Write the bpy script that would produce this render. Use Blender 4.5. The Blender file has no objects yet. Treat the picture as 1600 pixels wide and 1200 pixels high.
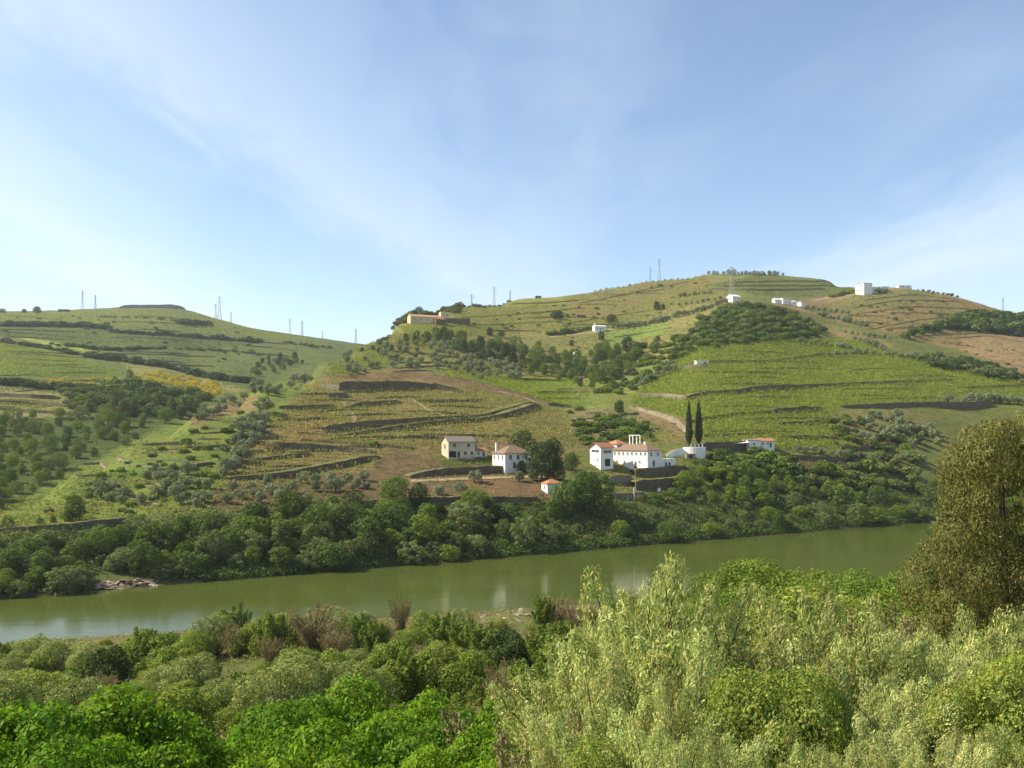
import bpy, math
import numpy as np
from mathutils import Vector

# ------------------------------------------------------------------ camera, world, sun, exposure
F, HZ, CAMZ = 1386.0, 680.0, 31.0          # focal length (px of a 1600 px wide photo), horizon row, eye height over the river
sc = bpy.context.scene
COL = sc.collection
cam_d = bpy.data.cameras.new('camera'); cam = bpy.data.objects.new('camera', cam_d); COL.objects.link(cam)
cam.location = (0, 0, CAMZ); cam.rotation_euler = (math.pi / 2, 0, 0)
cam_d.sensor_width = 36.0; cam_d.lens = 36.0 * F / 1600.0
cam_d.shift_y = (HZ - 600.0) / 1600.0
cam_d.clip_start = 0.2; cam_d.clip_end = 20000
sc.camera = cam
sc.render.resolution_x, sc.render.resolution_y = 1024, 768

SUN_AZ, SUN_EL = -86.0, 42.0               # degrees left of the view direction, degrees above the horizon
az, el = math.radians(SUN_AZ), math.radians(SUN_EL)
sun_dir = Vector((math.sin(az) * math.cos(el), math.cos(az) * math.cos(el), math.sin(el)))
sl = bpy.data.lights.new('sun', 'SUN'); so = bpy.data.objects.new('sun', sl); COL.objects.link(so)
sl.energy = 5.0; sl.angle = math.radians(0.55); sl.color = (1.0, 0.90, 0.70)
so.rotation_euler = (-sun_dir).to_track_quat('-Z', 'Y').to_euler(); so.location = (-400, 100, 500)

w = bpy.data.worlds.new('World'); sc.world = w; w.use_nodes = True
nt = w.node_tree; nt.nodes.clear()
def N(t, **k):
    n = nt.nodes.new(t)
    for a, b in k.items(): setattr(n, a, b)
    return n
def M(op, a, b=None, clamp=False):
    n = N('ShaderNodeMath', operation=op, use_clamp=clamp)
    for i, v in enumerate((a, b)):
        if v is None: continue
        if isinstance(v, (int, float)): n.inputs[i].default_value = v
        else: nt.links.new(v, n.inputs[i])
    return n.outputs[0]
sky = N('ShaderNodeTexSky', sky_type='NISHITA', sun_disc=False, sun_elevation=el, sun_rotation=az, altitude=200.0,
        air_density=1.0, dust_density=0.5, ozone_density=1.1)
tc = N('ShaderNodeTexCoord'); sep = N('ShaderNodeSeparateXYZ'); nt.links.new(tc.outputs['Generated'], sep.inputs[0])
zc = M('MAXIMUM', sep.outputs[2], 0.03)
px_, py_ = M('DIVIDE', sep.outputs[0], zc), M('DIVIDE', sep.outputs[1], zc)
comb = N('ShaderNodeCombineXYZ'); nt.links.new(px_, comb.inputs[0]); nt.links.new(py_, comb.inputs[1])
mp = N('ShaderNodeMapping'); mp.inputs['Scale'].default_value = (1.0, 0.33, 1.0); nt.links.new(comb.outputs[0], mp.inputs[0])
n1 = N('ShaderNodeTexNoise'); n1.inputs['Scale'].default_value = 0.9; n1.inputs['Detail'].default_value = 7; n1.inputs['Roughness'].default_value = 0.55; n1.inputs['Distortion'].default_value = 0.5
nt.links.new(mp.outputs[0], n1.inputs[0])
n2 = N('ShaderNodeTexNoise'); n2.inputs['Scale'].default_value = 3.2; n2.inputs['Detail'].default_value = 8; n2.inputs['Roughness'].default_value = 0.6; n2.inputs['Distortion'].default_value = 0.9
nt.links.new(mp.outputs[0], n2.inputs[0])
def band(c0, slope, y0, wl, wr):           # a cirrus streak lying along the plane of the clouds: c = c0 + slope*(y-y0), soft sides wl / wr
    c = M('ADD', M('MULTIPLY', M('SUBTRACT', py_, y0), slope), c0)
    dx = M('ADD', M('SUBTRACT', px_, c), M('MULTIPLY', M('SUBTRACT', n2.outputs[0], 0.5), 0.9))
    l = M('ADD', M('DIVIDE', dx, wl), 1.0, True); r = M('SUBTRACT', 1.0, M('DIVIDE', dx, wr), True)
    return M('MULTIPLY', M('SMOOTH_MIN', l, r), 1.0, True)
b1 = band(-0.98, 0.19, 2.2, 0.42, 0.85)
b2 = band(-2.25, -0.12, 4.2, 0.8, 0.75)
b3 = band(2.3, -0.02, 3.5, 0.75, 2.4)
b4 = band(0.22, 0.02, 2.2, 0.3, 0.3)
bb = M('ADD', M('ADD', M('MULTIPLY', b1, 0.72), M('MULTIPLY', b2, 0.85)), M('ADD', M('MULTIPLY', b3, 0.85), M('MULTIPLY', b4, 0.22)))
wis = M('MULTIPLY', M('SUBTRACT', n1.outputs[0], 0.46, True), 1.1)
cl = M('ADD', M('MULTIPLY', bb, M('ADD', M('MULTIPLY', n2.outputs[0], 0.9), 0.35)), wis)
cl = M('MULTIPLY', M('MINIMUM', cl, 1.0), 0.72, True)
fade = M('MULTIPLY', M('SUBTRACT', sep.outputs[2], -0.02, True), 12.0, True)
cl = M('MULTIPLY', cl, fade)
mx = N('ShaderNodeMix', data_type='RGBA'); nt.links.new(cl, mx.inputs['Factor']); nt.links.new(sky.outputs[0], mx.inputs['A'])
mx.inputs['B'].default_value = (4.7, 5.25, 5.8, 1)
bg = N('ShaderNodeBackground'); bg.inputs['Strength'].default_value = 0.102; nt.links.new(mx.outputs['Result'], bg.inputs[0])
wo = N('ShaderNodeOutputWorld'); nt.links.new(bg.outputs[0], wo.inputs[0])

vs = sc.view_settings
vs.view_transform = 'Standard'; vs.look = 'None'; vs.gamma = 1.0; vs.use_curve_mapping = False; vs.exposure = 0.95
sc.cycles.max_bounces = 4; sc.cycles.diffuse_bounces = 2; sc.cycles.glossy_bounces = 2; sc.cycles.transmission_bounces = 3; sc.cycles.transparent_max_bounces = 4; sc.cycles.volume_bounces = 0; sc.cycles.use_denoising = True

# ------------------------------------------------------------------ helpers
R = np.random.default_rng(11)
_ON = ['first', 'second', 'third', 'fourth', 'fifth', 'sixth', 'seventh', 'eighth', 'ninth', 'tenth', 'eleventh', 'twelfth', 'thirteenth', 'fourteenth', 'fifteenth', 'sixteenth', 'seventeenth', 'eighteenth', 'nineteenth']
ORD = list(_ON)
for _t, _o in (('twenty', 'twentieth'), ('thirty', 'thirtieth'), ('forty', 'fortieth'), ('fifty', 'fiftieth'), ('sixty', 'sixtieth')): ORD += [_o] + [f'{_t}-{x}' for x in _ON[:9]]

def mesh_np(name, V, faces, mats=(), tint=None, smooth=False, midx=None):
    """V (n,3); faces: (k,3|4) array or list of lists; tint: per-vertex rgb"""
    me = bpy.data.meshes.new(name)
    V = np.asarray(V, dtype=np.float32)
    if isinstance(faces, np.ndarray):
        k, s = faces.shape
        me.vertices.add(len(V)); me.vertices.foreach_set('co', V.ravel())
        me.loops.add(k * s); me.loops.foreach_set('vertex_index', faces.astype(np.int32).ravel())
        me.polygons.add(k); me.polygons.foreach_set('loop_start', np.arange(0, k * s, s, dtype=np.int32))
    else:
        me.from_pydata([tuple(map(float, v)) for v in V], [], faces)
    if midx is not None: me.polygons.foreach_set('material_index', np.asarray(midx, dtype=np.int32))
    if smooth: me.polygons.foreach_set('use_smooth', np.ones(len(me.polygons), dtype=bool))
    if tint is not None:
        a = me.color_attributes.new('tint', 'FLOAT_COLOR', 'POINT')
        t = np.ones((len(V), 4), dtype=np.float32); t[:, :3] = tint
        a.data.foreach_set('color', t.ravel())
    for m in mats: me.materials.append(m)
    me.update(calc_edges=True)
    return me

def tag(o, label=None, cat=None, group=None, kind=None):
    if label: o['label'] = label
    if cat: o['category'] = cat
    if group: o['group'] = group
    if kind: o['kind'] = kind
    return o
def link(name, data, parent=None, loc=None):
    o = bpy.data.objects.new(name, data); COL.objects.link(o)
    if parent: o.parent = parent
    if loc is not None: o.location = loc
    return o

class MB:
    """collects simple solids into one mesh"""
    def __init__(s): s.v = []; s.f = []
    def add(s, v, f):
        b = len(s.v); s.v += [tuple(map(float, p)) for p in v]; s.f += [[i + b for i in q] for q in f]; return s
    def box(s, x0, x1, y0, y1, z0, z1):
        return s.add([(x0,y0,z0),(x1,y0,z0),(x1,y1,z0),(x0,y1,z0),(x0,y0,z1),(x1,y0,z1),(x1,y1,z1),(x0,y1,z1)],
                     [[0,3,2,1],[4,5,6,7],[0,1,5,4],[1,2,6,5],[2,3,7,6],[3,0,4,7]])
    def tube(s, pts, rad, n=6):
        pts = [np.array(p, float) for p in pts]; b = len(s.v)
        for i, p in enumerate(pts):
            t = pts[min(i + 1, len(pts) - 1)] - pts[max(i - 1, 0)]; t /= np.linalg.norm(t) + 1e-9
            a = np.cross(t, (0.31, 0.9, 0.2) if abs(t[1]) < .9 else (1, 0, 0)); a /= np.linalg.norm(a); c = np.cross(t, a)
            for k in range(n):
                th = 2 * math.pi * k / n; s.v.append(tuple(p + rad[i] * (math.cos(th) * a + math.sin(th) * c)))
        for i in range(len(pts) - 1):
            for k in range(n):
                q = (k + 1) % n; s.f.append([b + i*n + k, b + i*n + q, b + (i+1)*n + q, b + (i+1)*n + k])
        s.f.append([b + k for k in range(n)][::-1]); s.f.append([b + (len(pts)-1)*n + k for k in range(n)]); return s
    def bar(s, p, q, r): return s.tube([p, q], [r, r], 4)
    def mesh(s, name, mat): return mesh_np(name, s.v, s.f, [mat])
    def build(s, name, mat, parent=None, loc=None): return link(name, s.mesh(name, mat), parent, loc)

# ------------------------------------------------------------------ materials
class Mat:
    def __init__(s, name):
        s.m = bpy.data.materials.new(name); s.m.use_nodes = True; s.t = s.m.node_tree; s.t.nodes.clear()
        s.out = s.n('ShaderNodeOutputMaterial')
    def n(s, t, **k):
        x = s.t.nodes.new(t)
        for a, b in k.items(): setattr(x, a, b)
        return x
    def l(s, a, b): s.t.links.new(a, b)
    def noise(s, scale, detail=4, rough=.55, vec=None, dist=0.0):
        x = s.n('ShaderNodeTexNoise'); x.inputs['Scale'].default_value = scale; x.inputs['Detail'].default_value = detail
        x.inputs['Roughness'].default_value = rough; x.inputs['Distortion'].default_value = dist
        if vec is not None: s.l(vec, x.inputs[0])
        return x.outputs[0]
    def ramp(s, fac, stops):
        x = s.n('ShaderNodeValToRGB'); e = x.color_ramp.elements
        while len(e) < len(stops): e.new(0.5)
        for i, (p, c) in enumerate(stops): e[i].position = p; e[i].color = (*c, 1) if len(c) == 3 else c
        s.l(fac, x.inputs[0]); return x.outputs[0]
    def mix(s, a, b, f=0.5, blend='MIX'):
        x = s.n('ShaderNodeMix', data_type='RGBA', blend_type=blend)
        for k, v in (('Factor', f), ('A', a), ('B', b)):
            if isinstance(v, (int, float)): x.inputs[k].default_value = v
            elif isinstance(v, tuple): x.inputs[k].default_value = (*v, 1)
            else: s.l(v, x.inputs[k])
        return x.outputs['Result']
    def bsdf(s, col, rough=.8, spec=.3, bump=None, bstr=.5, bdist=.1, **k):
        p = s.n('ShaderNodeBsdfPrincipled')
        if isinstance(col, tuple): p.inputs['Base Color'].default_value = (*col, 1)
        else: s.l(col, p.inputs['Base Color'])
        p.inputs['Roughness'].default_value = rough; p.inputs['Specular IOR Level'].default_value = spec
        for a, v in k.items(): p.inputs[a].default_value = v
        if bump is not None:
            b = s.n('ShaderNodeBump'); b.inputs['Strength'].default_value = bstr; b.inputs['Distance'].default_value = bdist
            s.l(bump, b.inputs['Height']); s.l(b.outputs[0], p.inputs['Normal'])
        s.l(p.outputs[0], s.out.inputs[0]); return p
    def obj(s): return s.n('ShaderNodeTexCoord').outputs['Object']

def leaf_mat(name, col, col2=None, trans=0.26, rough=.7, spec=.10):
    m = Mat(name); at = m.n('ShaderNodeAttribute', attribute_name='tint'); oi = m.n('ShaderNodeObjectInfo')
    base = m.mix(tuple(col), tuple(col2 or tuple(c * .62 for c in col)), oi.outputs['Random'])
    c = m.mix(base, at.outputs['Color'], 1.0, 'MULTIPLY')
    d = m.n('ShaderNodeBsdfPrincipled'); m.l(c, d.inputs['Base Color']); d.inputs['Roughness'].default_value = rough; d.inputs['Specular IOR Level'].default_value = spec
    t = m.n('ShaderNodeBsdfTranslucent'); m.l(m.mix(c, (1.0, 1.1, .45), .999, 'MULTIPLY'), t.inputs[0])
    mx = m.n('ShaderNodeMixShader'); mx.inputs[0].default_value = trans
    m.l(d.outputs[0], mx.inputs[1]); m.l(t.outputs[0], mx.inputs[2]); m.l(mx.outputs[0], m.out.inputs[0])
    return m.m

LM = {
 'broad':  leaf_mat('leaf_broad', (.125, .180, .036), (.075, .125, .028)),
 'bright': leaf_mat('leaf_bright', (.170, .225, .032), (.115, .175, .026)),
 'willow': leaf_mat('leaf_willow', (.200, .235, .088), (.130, .170, .055)),
 'olive':  leaf_mat('leaf_olive', (.255, .285, .165), (.185, .215, .120), .2),
 'dark':   leaf_mat('leaf_dark', (.050, .082, .022), (.070, .102, .026), .2),
 'scrub':  leaf_mat('leaf_scrub', (.095, .135, .034), (.145, .165, .052)),
 'dry':    leaf_mat('leaf_dry', (.240, .190, .095), (.180, .155, .075), .25),
 'cypress':leaf_mat('leaf_cypress', (.032, .050, .017), (.036, .054, .018), .1),
 'pine':   leaf_mat('leaf_tamarisk', (.142, .138, .038), (.135, .132, .036), .25),
 'sage':   leaf_mat('leaf_sage', (.420, .430, .180), (.290, .330, .110), .4),
 'pale':   leaf_mat('leaf_pale', (.260, .290, .100), (.190, .230, .070), .35),
 'fresh':  leaf_mat('leaf_fresh', (.260, .300, .060), (.180, .230, .045), .4),
 'bramble':leaf_mat('leaf_bramble', (.170, .280, .018), (.095, .190, .016), .45, .6, .12),
 'vine':   leaf_mat('leaf_vine', (.225, .270, .030), (.225, .270, .030), .4),
 'youngvine': leaf_mat('leaf_young_vine', (.260, .270, .058), (.260, .270, .058), .35),
 'broom':  leaf_mat('flower_broom', (.560, .420, .020), (.460, .360, .030), .3),
 'grass':  leaf_mat('leaf_grass', (.215, .215, .060), (.200, .205, .058), .4),
}
def simple(name, c, c2, scale, rough=.85, spec=.2, bump=.4, bd=.05):
    m = Mat(name); v = m.obj(); f = m.noise(scale, 6, .6, v); f2 = m.noise(scale * .13, 3, .5, v)
    col = m.mix(m.mix(c, c2, f), m.ramp(f2, [(.3, (.72, .72, .72)), (.7, (1.1, 1.1, 1.1))]), 1.0, 'MULTIPLY')
    m.bsdf(col, rough, spec, f, bump, bd); return m.m
BARK = simple('bark', (.11, .085, .06), (.06, .048, .035), 9)
def whitewash():
    m = Mat('whitewash'); v = m.obj(); mp = m.n('ShaderNodeMapping'); mp.inputs['Scale'].default_value = (1.6, 1.6, .28); m.l(v, mp.inputs[0])
    st = m.noise(1.0, 6, .65, mp.outputs[0]); f = m.noise(.5, 5, .6, v); g = m.noise(5, 4, .6, v)
    c = m.mix((.80, .785, .74), (.70, .68, .62), f); c = m.mix(c, m.ramp(st, [(.30, (.62, .58, .50)), (.48, (1, 1, 1))]), .8, 'MULTIPLY')
    m.bsdf(c, .9, .1, g, .2, .03); return m.m
PLASTER = whitewash()
CREAM = simple('cream_render', (.56, .50, .36), (.48, .42, .30), 1.0, bump=.15)
OCHRE = simple('ochre_render', (.70, .55, .34), (.60, .45, .27), 1.0, bump=.15)
GREY = simple('grey_concrete', (.30, .29, .27), (.22, .21, .20), .8)
DARK = simple('dark_opening', (.025, .025, .027), (.018, .018, .02), 2, .5)  # near-black slab colour, painting the shade inside garage and oven openings
WOOD = simple('weathered_wood', (.16, .12, .09), (.10, .075, .055), 4)
STEEL = simple('galvanised_steel', (.36, .37, .38), (.30, .31, .32), 2, .55, .4, .1)
ROCK = simple('river_rock', (.34, .275, .20), (.22, .18, .135), 1.5, bump=.8, bd=.1)
def glass():
    m = Mat('window_glass'); m.bsdf((.02, .024, .03), .08, .6); return m.m
GLASS = glass()
def tile(name, c, c2):
    m = Mat(name); v = m.obj(); wv = m.n('ShaderNodeTexWave', bands_direction='X'); wv.inputs['Scale'].default_value = 1.4; wv.inputs['Distortion'].default_value = .4
    m.l(v, wv.inputs[0]); f = m.noise(1.6, 6, .65, v)
    m.bsdf(m.mix(m.mix(c, c2, f), m.ramp(wv.outputs[0], [(.2, (.75, .75, .75)), (.7, (1.05, 1.05, 1.05))]), 1.0, 'MULTIPLY'), .85, .2, wv.outputs[0], .6, .06); return m.m
TILE_ORANGE = tile('orange_roof_tile', (.47, .22, .105), (.34, .16, .08))
TILE_FADED = tile('faded_roof_tile', (.50, .30, .17), (.40, .24, .14))
TILE_RED = tile('red_roof_tile', (.36, .155, .09), (.26, .115, .07))
TILE_BROWN = tile('brown_roof_tile', (.25, .17, .115), (.19, .125, .085))
TILE_GREY = tile('grey_brown_roof_tile', (.23, .19, .155), (.17, .145, .12))
def stone(name, c, c2):
    m = Mat(name); v = m.obj(); mp = m.n('ShaderNodeMapping'); mp.inputs['Scale'].default_value = (1, 1, 2.6); m.l(v, mp.inputs[0])
    vo = m.n('ShaderNodeTexVoronoi'); vo.inputs['Scale'].default_value = 1.7; m.l(mp.outputs[0], vo.inputs[0])
    ed = m.n('ShaderNodeTexVoronoi', feature='DISTANCE_TO_EDGE'); ed.inputs['Scale'].default_value = 1.7; m.l(mp.outputs[0], ed.inputs[0])
    f = m.noise(.35, 5, .6, v)
    col = m.mix(m.mix(c, c2, vo.outputs['Color']), m.ramp(f, [(.3, (.6, .62, .55)), (.7, (1.15, 1.1, 1.05))]), 1.0, 'MULTIPLY')
    m.bsdf(col, .9, .15, m.ramp(ed.outputs['Distance'], [(0, (0, 0, 0)), (.12, (1, 1, 1))]), .8, .12); return m.m
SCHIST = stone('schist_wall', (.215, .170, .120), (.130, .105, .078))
PALE_OR_SUNLIT_STONE = stone('pale_or_sunlit_stone_wall', (.34, .29, .22), (.25, .21, .16))  # paler stone; on the sunlit walls the sunlight is put into this colour

def ground_mat():
    m = Mat('hillside_ground'); v = m.obj(); at = m.n('ShaderNodeAttribute', attribute_name='tint')
    f1, f2, f3 = m.noise(.018, 5, .6, v), m.noise(.22, 6, .65, v), m.noise(1.4, 5, .7, v)
    a = m.mix(at.outputs['Color'], m.ramp(f1, [(.3, (.80, .86, .80)), (.55, (1, 1, 1)), (.75, (1.18, 1.08, 1.0))]), 1.0, 'MULTIPLY')
    a = m.mix(a, m.ramp(f2, [(.3, (.50, .64, .46)), (.5, (1, 1, 1)), (.72, (1.36, 1.20, 1.10))]), .95, 'MULTIPLY')
    a = m.mix(a, m.ramp(f3, [(.32, (.62, .68, .6)), (.6, (1.18, 1.15, 1.1))]), .8, 'MULTIPLY')
    s = m.n('ShaderNodeMath', operation='ADD'); m.l(f2, s.inputs[0]); m.l(f3, s.inputs[1])
    m.bsdf(a, .95, .05, s.outputs[0], .9, .6); return m.m
GROUND = ground_mat()

# ------------------------------------------------------------------ the shape of the land
def bank_d(u): return 228.0 / np.maximum(1 - 0.61 * (np.asarray(u, float) - 800) / F, .18)
def near_inland(X, Y): return (158.5 + .34 * X - Y) / 1.056
def near_z0(X, Y):
    return np.interp(near_inland(X, Y), [-30, -10, 0, 8, 30, 60, 100, 125, 138, 145, 160, 400], [-4, -2, -.1, 1.0, 3.2, 7.2, 13, 18.5, 24, 28, 28.6, 34])

COLS = {   # columns of the far side: (photo row, distance), ending on the crest
 -900: [(840, 150), (835, 165)], -300: [(840, 178), (828, 200)],
 0: [(826, 205), (800, 228)], 100: [(826, 205), (780, 236), (740, 272)],
 200: [(820, 212), (780, 238), (740, 270), (690, 308)],
 300: [(800, 222), (775, 236), (740, 262), (700, 295), (648, 340)],
 400: [(792, 230), (740, 268), (700, 300), (650, 345), (603, 400)],
 500: [(788, 238), (740, 275), (700, 305), (650, 355), (600, 425), (558, 490)],
 560: [(786, 243), (740, 278), (700, 308), (650, 358), (600, 430), (560, 500), (533, 560)],
 620: [(786, 246), (740, 281), (700, 311), (650, 361), (600, 435), (560, 505), (520, 590), (503, 660), (488, 720)],
 700: [(787, 250), (740, 285), (700, 315), (650, 365), (600, 440), (560, 520), (520, 620), (500, 690), (475, 800)],
 800: [(787, 255), (740, 292), (700, 322), (650, 370), (625, 410), (600, 490), (560, 590), (520, 680), (490, 770), (463, 930)],
 880: [(790, 260), (740, 296), (700, 328), (660, 372), (635, 420), (605, 500), (560, 600), (520, 690), (480, 830), (459, 950)],
 940: [(790, 268), (745, 300), (712, 320), (690, 340), (650, 390), (610, 470), (560, 590), (520, 690), (480, 830), (450, 980)],
 1000: [(790, 276), (750, 301), (715, 325), (680, 355), (640, 410), (600, 480), (560, 570), (520, 690), (480, 820), (438, 1020)],
 1100: [(795, 285), (750, 308), (712, 331), (670, 365), (640, 400), (600, 455), (565, 510), (540, 550), (515, 610), (490, 700), (470, 780), (445, 950), (424, 1100)],
 1180: [(800, 292), (745, 322), (705, 345), (650, 395), (600, 465), (560, 525), (540, 555), (500, 625), (474, 690), (466, 790), (450, 930), (426, 1120)],
 1300: [(785, 318), (725, 350), (680, 385), (640, 430), (600, 490), (560, 560), (520, 680), (490, 800), (470, 890), (440, 1090), (433, 1150)],
 1345: [(780, 328), (722, 360), (680, 395), (640, 438), (600, 495), (560, 565), (525, 680), (490, 800), (457, 900), (447, 1010)],
 1400: [(772, 340), (720, 372), (680, 405), (640, 445), (600, 500), (560, 570), (530, 680), (490, 800), (450, 920), (446, 940)],
 1500: [(765, 364), (720, 395), (680, 430), (640, 470), (600, 525), (578, 570), (545, 700), (500, 820), (462, 920)],
 1600: [(760, 385), (700, 430), (640, 490), (605, 540), (585, 600), (540, 720), (500, 850), (490, 900)],
 2000: [(745, 515), (640, 620), (600, 680), (550, 800), (520, 900)], 2500: [(740, 900), (700, 1000), (640, 1100)],
}
LEFT = {   # the farther hill on the left, behind the spur
 -900: [(780, 190), (700, 300), (600, 480), (520, 850), (500, 1200)],
 -300: [(800, 235), (700, 355), (600, 560), (540, 760), (500, 1050), (489, 1300)],
 0: [(800, 262), (700, 380), (640, 480), (590, 620), (540, 800), (500, 1100), (486, 1350)],
 100: [(790, 275), (700, 390), (640, 490), (590, 640), (540, 840), (500, 1150), (484, 1380)],
 200: [(770, 295), (700, 400), (640, 500), (600, 640), (560, 780), (520, 1000), (495, 1200), (478, 1420)],
 260: [(740, 330), (700, 400), (640, 505), (600, 650), (560, 790), (520, 1020), (495, 1220), (478, 1425)],
 300: [(720, 370), (640, 520), (600, 680), (560, 850), (520, 1080), (485, 1430)],
 350: [(710, 390), (630, 560), (595, 700), (560, 880), (525, 1100), (499, 1440)],
 400: [(700, 420), (620, 620), (590, 750), (560, 900), (530, 1120), (512, 1450)],
 500: [(700, 440), (600, 720), (560, 940), (540, 1150), (528, 1450)],
 600: [(700, 460), (600, 800), (556, 1200), (541, 1450)], 800: [(700, 500), (600, 900), (570, 1450)], 2500: [(700, 1000), (640, 1450)],
}
UG = np.arange(-900, 2501, 5.0)
DG = np.concatenate([np.arange(128, 420, 2.2), 420 * 1.0085 ** np.arange(0, 260)])
DG = DG[DG < 2600]
def layer(cols, drop, useb):
    us = sorted(cols); Z = []
    for u in us:
        b = float(bank_d(u)); d = [b - 30, b - 8, b, b + 5]; z = [-5, -2.5, 0, 1.8]
        for (y, dd) in cols[u]:
            if dd > d[-1] + 3: d.append(dd); z.append(CAMZ + (HZ - y) / F * dd)
        dc, zcst = d[-1], z[-1]
        dp = drop(u)
        zz = np.interp(DG, d, z)
        beyond = DG > dc
        zz[beyond] = np.maximum(zcst - dp * (DG[beyond] - dc) - .0006 * (DG[beyond] - dc) ** 2 * 0, -3)
        Z.append(zz)
    Z = np.array(Z); out = np.empty((len(UG), len(DG)))
    for j in range(len(DG)): out[:, j] = np.interp(UG, us, Z[:, j])
    k = np.array([1, 4, 6, 4, 1.]) / 16
    for rep in range(5):
        p = np.pad(out, ((2, 2), (0, 0)), 'edge'); out = sum(k[i] * p[i:i + len(UG)] for i in range(5))
    for rep in range(2):
        p = np.pad(out, ((0, 0), (2, 2)), 'edge'); out = sum(k[i] * p[:, i:i + len(DG)] for i in range(5))
    return out
ZS = layer(COLS, lambda u: .42 if u < 650 else .22, True)
ZL = layer(LEFT, lambda u: .12, False)
Z0 = np.maximum(ZS, ZL)
_b = bank_d(UG)[:, None]
Z0 = np.minimum(Z0, np.interp(DG[None] - _b, [-60, -30, -8, 0, 5, 40, 41, 9000], [-6, -5, -2.5, 0, 1.8, 16, 400, 400]))
def vnoise(X, Y, s, seed):
    x, y = X / s, Y / s; xi, yi = np.floor(x).astype(int), np.floor(y).astype(int); fx, fy = x - xi, y - yi
    fx, fy = fx * fx * (3 - 2 * fx), fy * fy * (3 - 2 * fy)
    def h(a, b):
        n = (a * 374761393 + b * 668265263 + seed * 982451653) & 0x7fffffff
        n = ((n ^ (n >> 13)) * 1274126177) & 0x7fffffff
        return ((n ^ (n >> 16)) & 0xffff) / 65535.0
    return (h(xi, yi) * (1 - fx) + h(xi + 1, yi) * fx) * (1 - fy) + (h(xi, yi + 1) * (1 - fx) + h(xi + 1, yi + 1) * fx) * fy - .5
UU, DD = np.meshgrid(UG, DG, indexing='ij'); XX = (UU - 800) / F * DD
amp = np.clip((Z0 - 4) / 20, 0, 1)
Z0 = Z0 + amp * (1.6 * vnoise(XX, DD, 38, 1) + .9 * vnoise(XX, DD, 15, 2) + .45 * vnoise(XX, DD, 7, 3)) + amp * np.clip((DD - 600) / 500, 0, 1) * 4 * vnoise(XX, DD, 90, 5)

def near_z(X, Y):
    n = np.clip(near_inland(X, Y) / 20, 0, 1)
    return near_z0(X, Y) + n * (.9 * vnoise(X, Y, 9, 7) + .4 * vnoise(X, Y, 3.5, 8))
def ground(X, Y):
    X = np.asarray(X, float); Y = np.asarray(Y, float)
    u = 800 + F * X / np.maximum(Y, 1); a = np.clip((u - UG[0]) / 5.0, 0, len(UG) - 1.001); i = a.astype(int); fa = a - i
    j = np.clip(np.searchsorted(DG, Y) - 1, 0, len(DG) - 2); fb = np.clip((Y - DG[j]) / (DG[j + 1] - DG[j]), 0, 1)
    far = (Z0[i, j] * (1 - fa) + Z0[i + 1, j] * fa) * (1 - fb) + (Z0[i, j + 1] * (1 - fa) + Z0[i + 1, j + 1] * fa) * fb
    return np.where(near_inland(X, Y) > -18, near_z(X, Y), far)
YPIX = HZ - (Z0 - CAMZ) / DD * F
def hit(u, y):
    """where the line of sight through a photo point meets the far side of the valley"""
    a = min(max((u - UG[0]) / 5.0, 0), len(UG) - 1.001); i = int(a); fa = a - i
    yp = YPIX[i] * (1 - fa) + YPIX[i + 1] * fa
    ok = (DG > bank_d(u) - 2)
    idx = np.nonzero(ok & (yp <= y))[0]
    if len(idx) == 0:
        j = int(np.argmin(np.where(ok, yp, 9e9))); d = DG[j]
    else:
        j = max(idx[0], 1); t = (yp[j - 1] - y) / max(yp[j - 1] - yp[j], 1e-6); d = DG[j - 1] + np.clip(t, 0, 1) * (DG[j] - DG[j - 1])
    X = (u - 800) / F * d
    return np.array([X, d, float(ground(X, d))])
def inpoly(x, y, P):
    r = np.zeros(np.shape(x), bool); n = len(P)
    for k in range(n):
        x0, y0 = P[k]; x1, y1 = P[(k + 1) % n]
        c = ((y0 > y) != (y1 > y)) & (x < (x1 - x0) * (y - y0) / ((y1 - y0) if y1 != y0 else 1e-9) + x0)
        r ^= c
    return r

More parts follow.
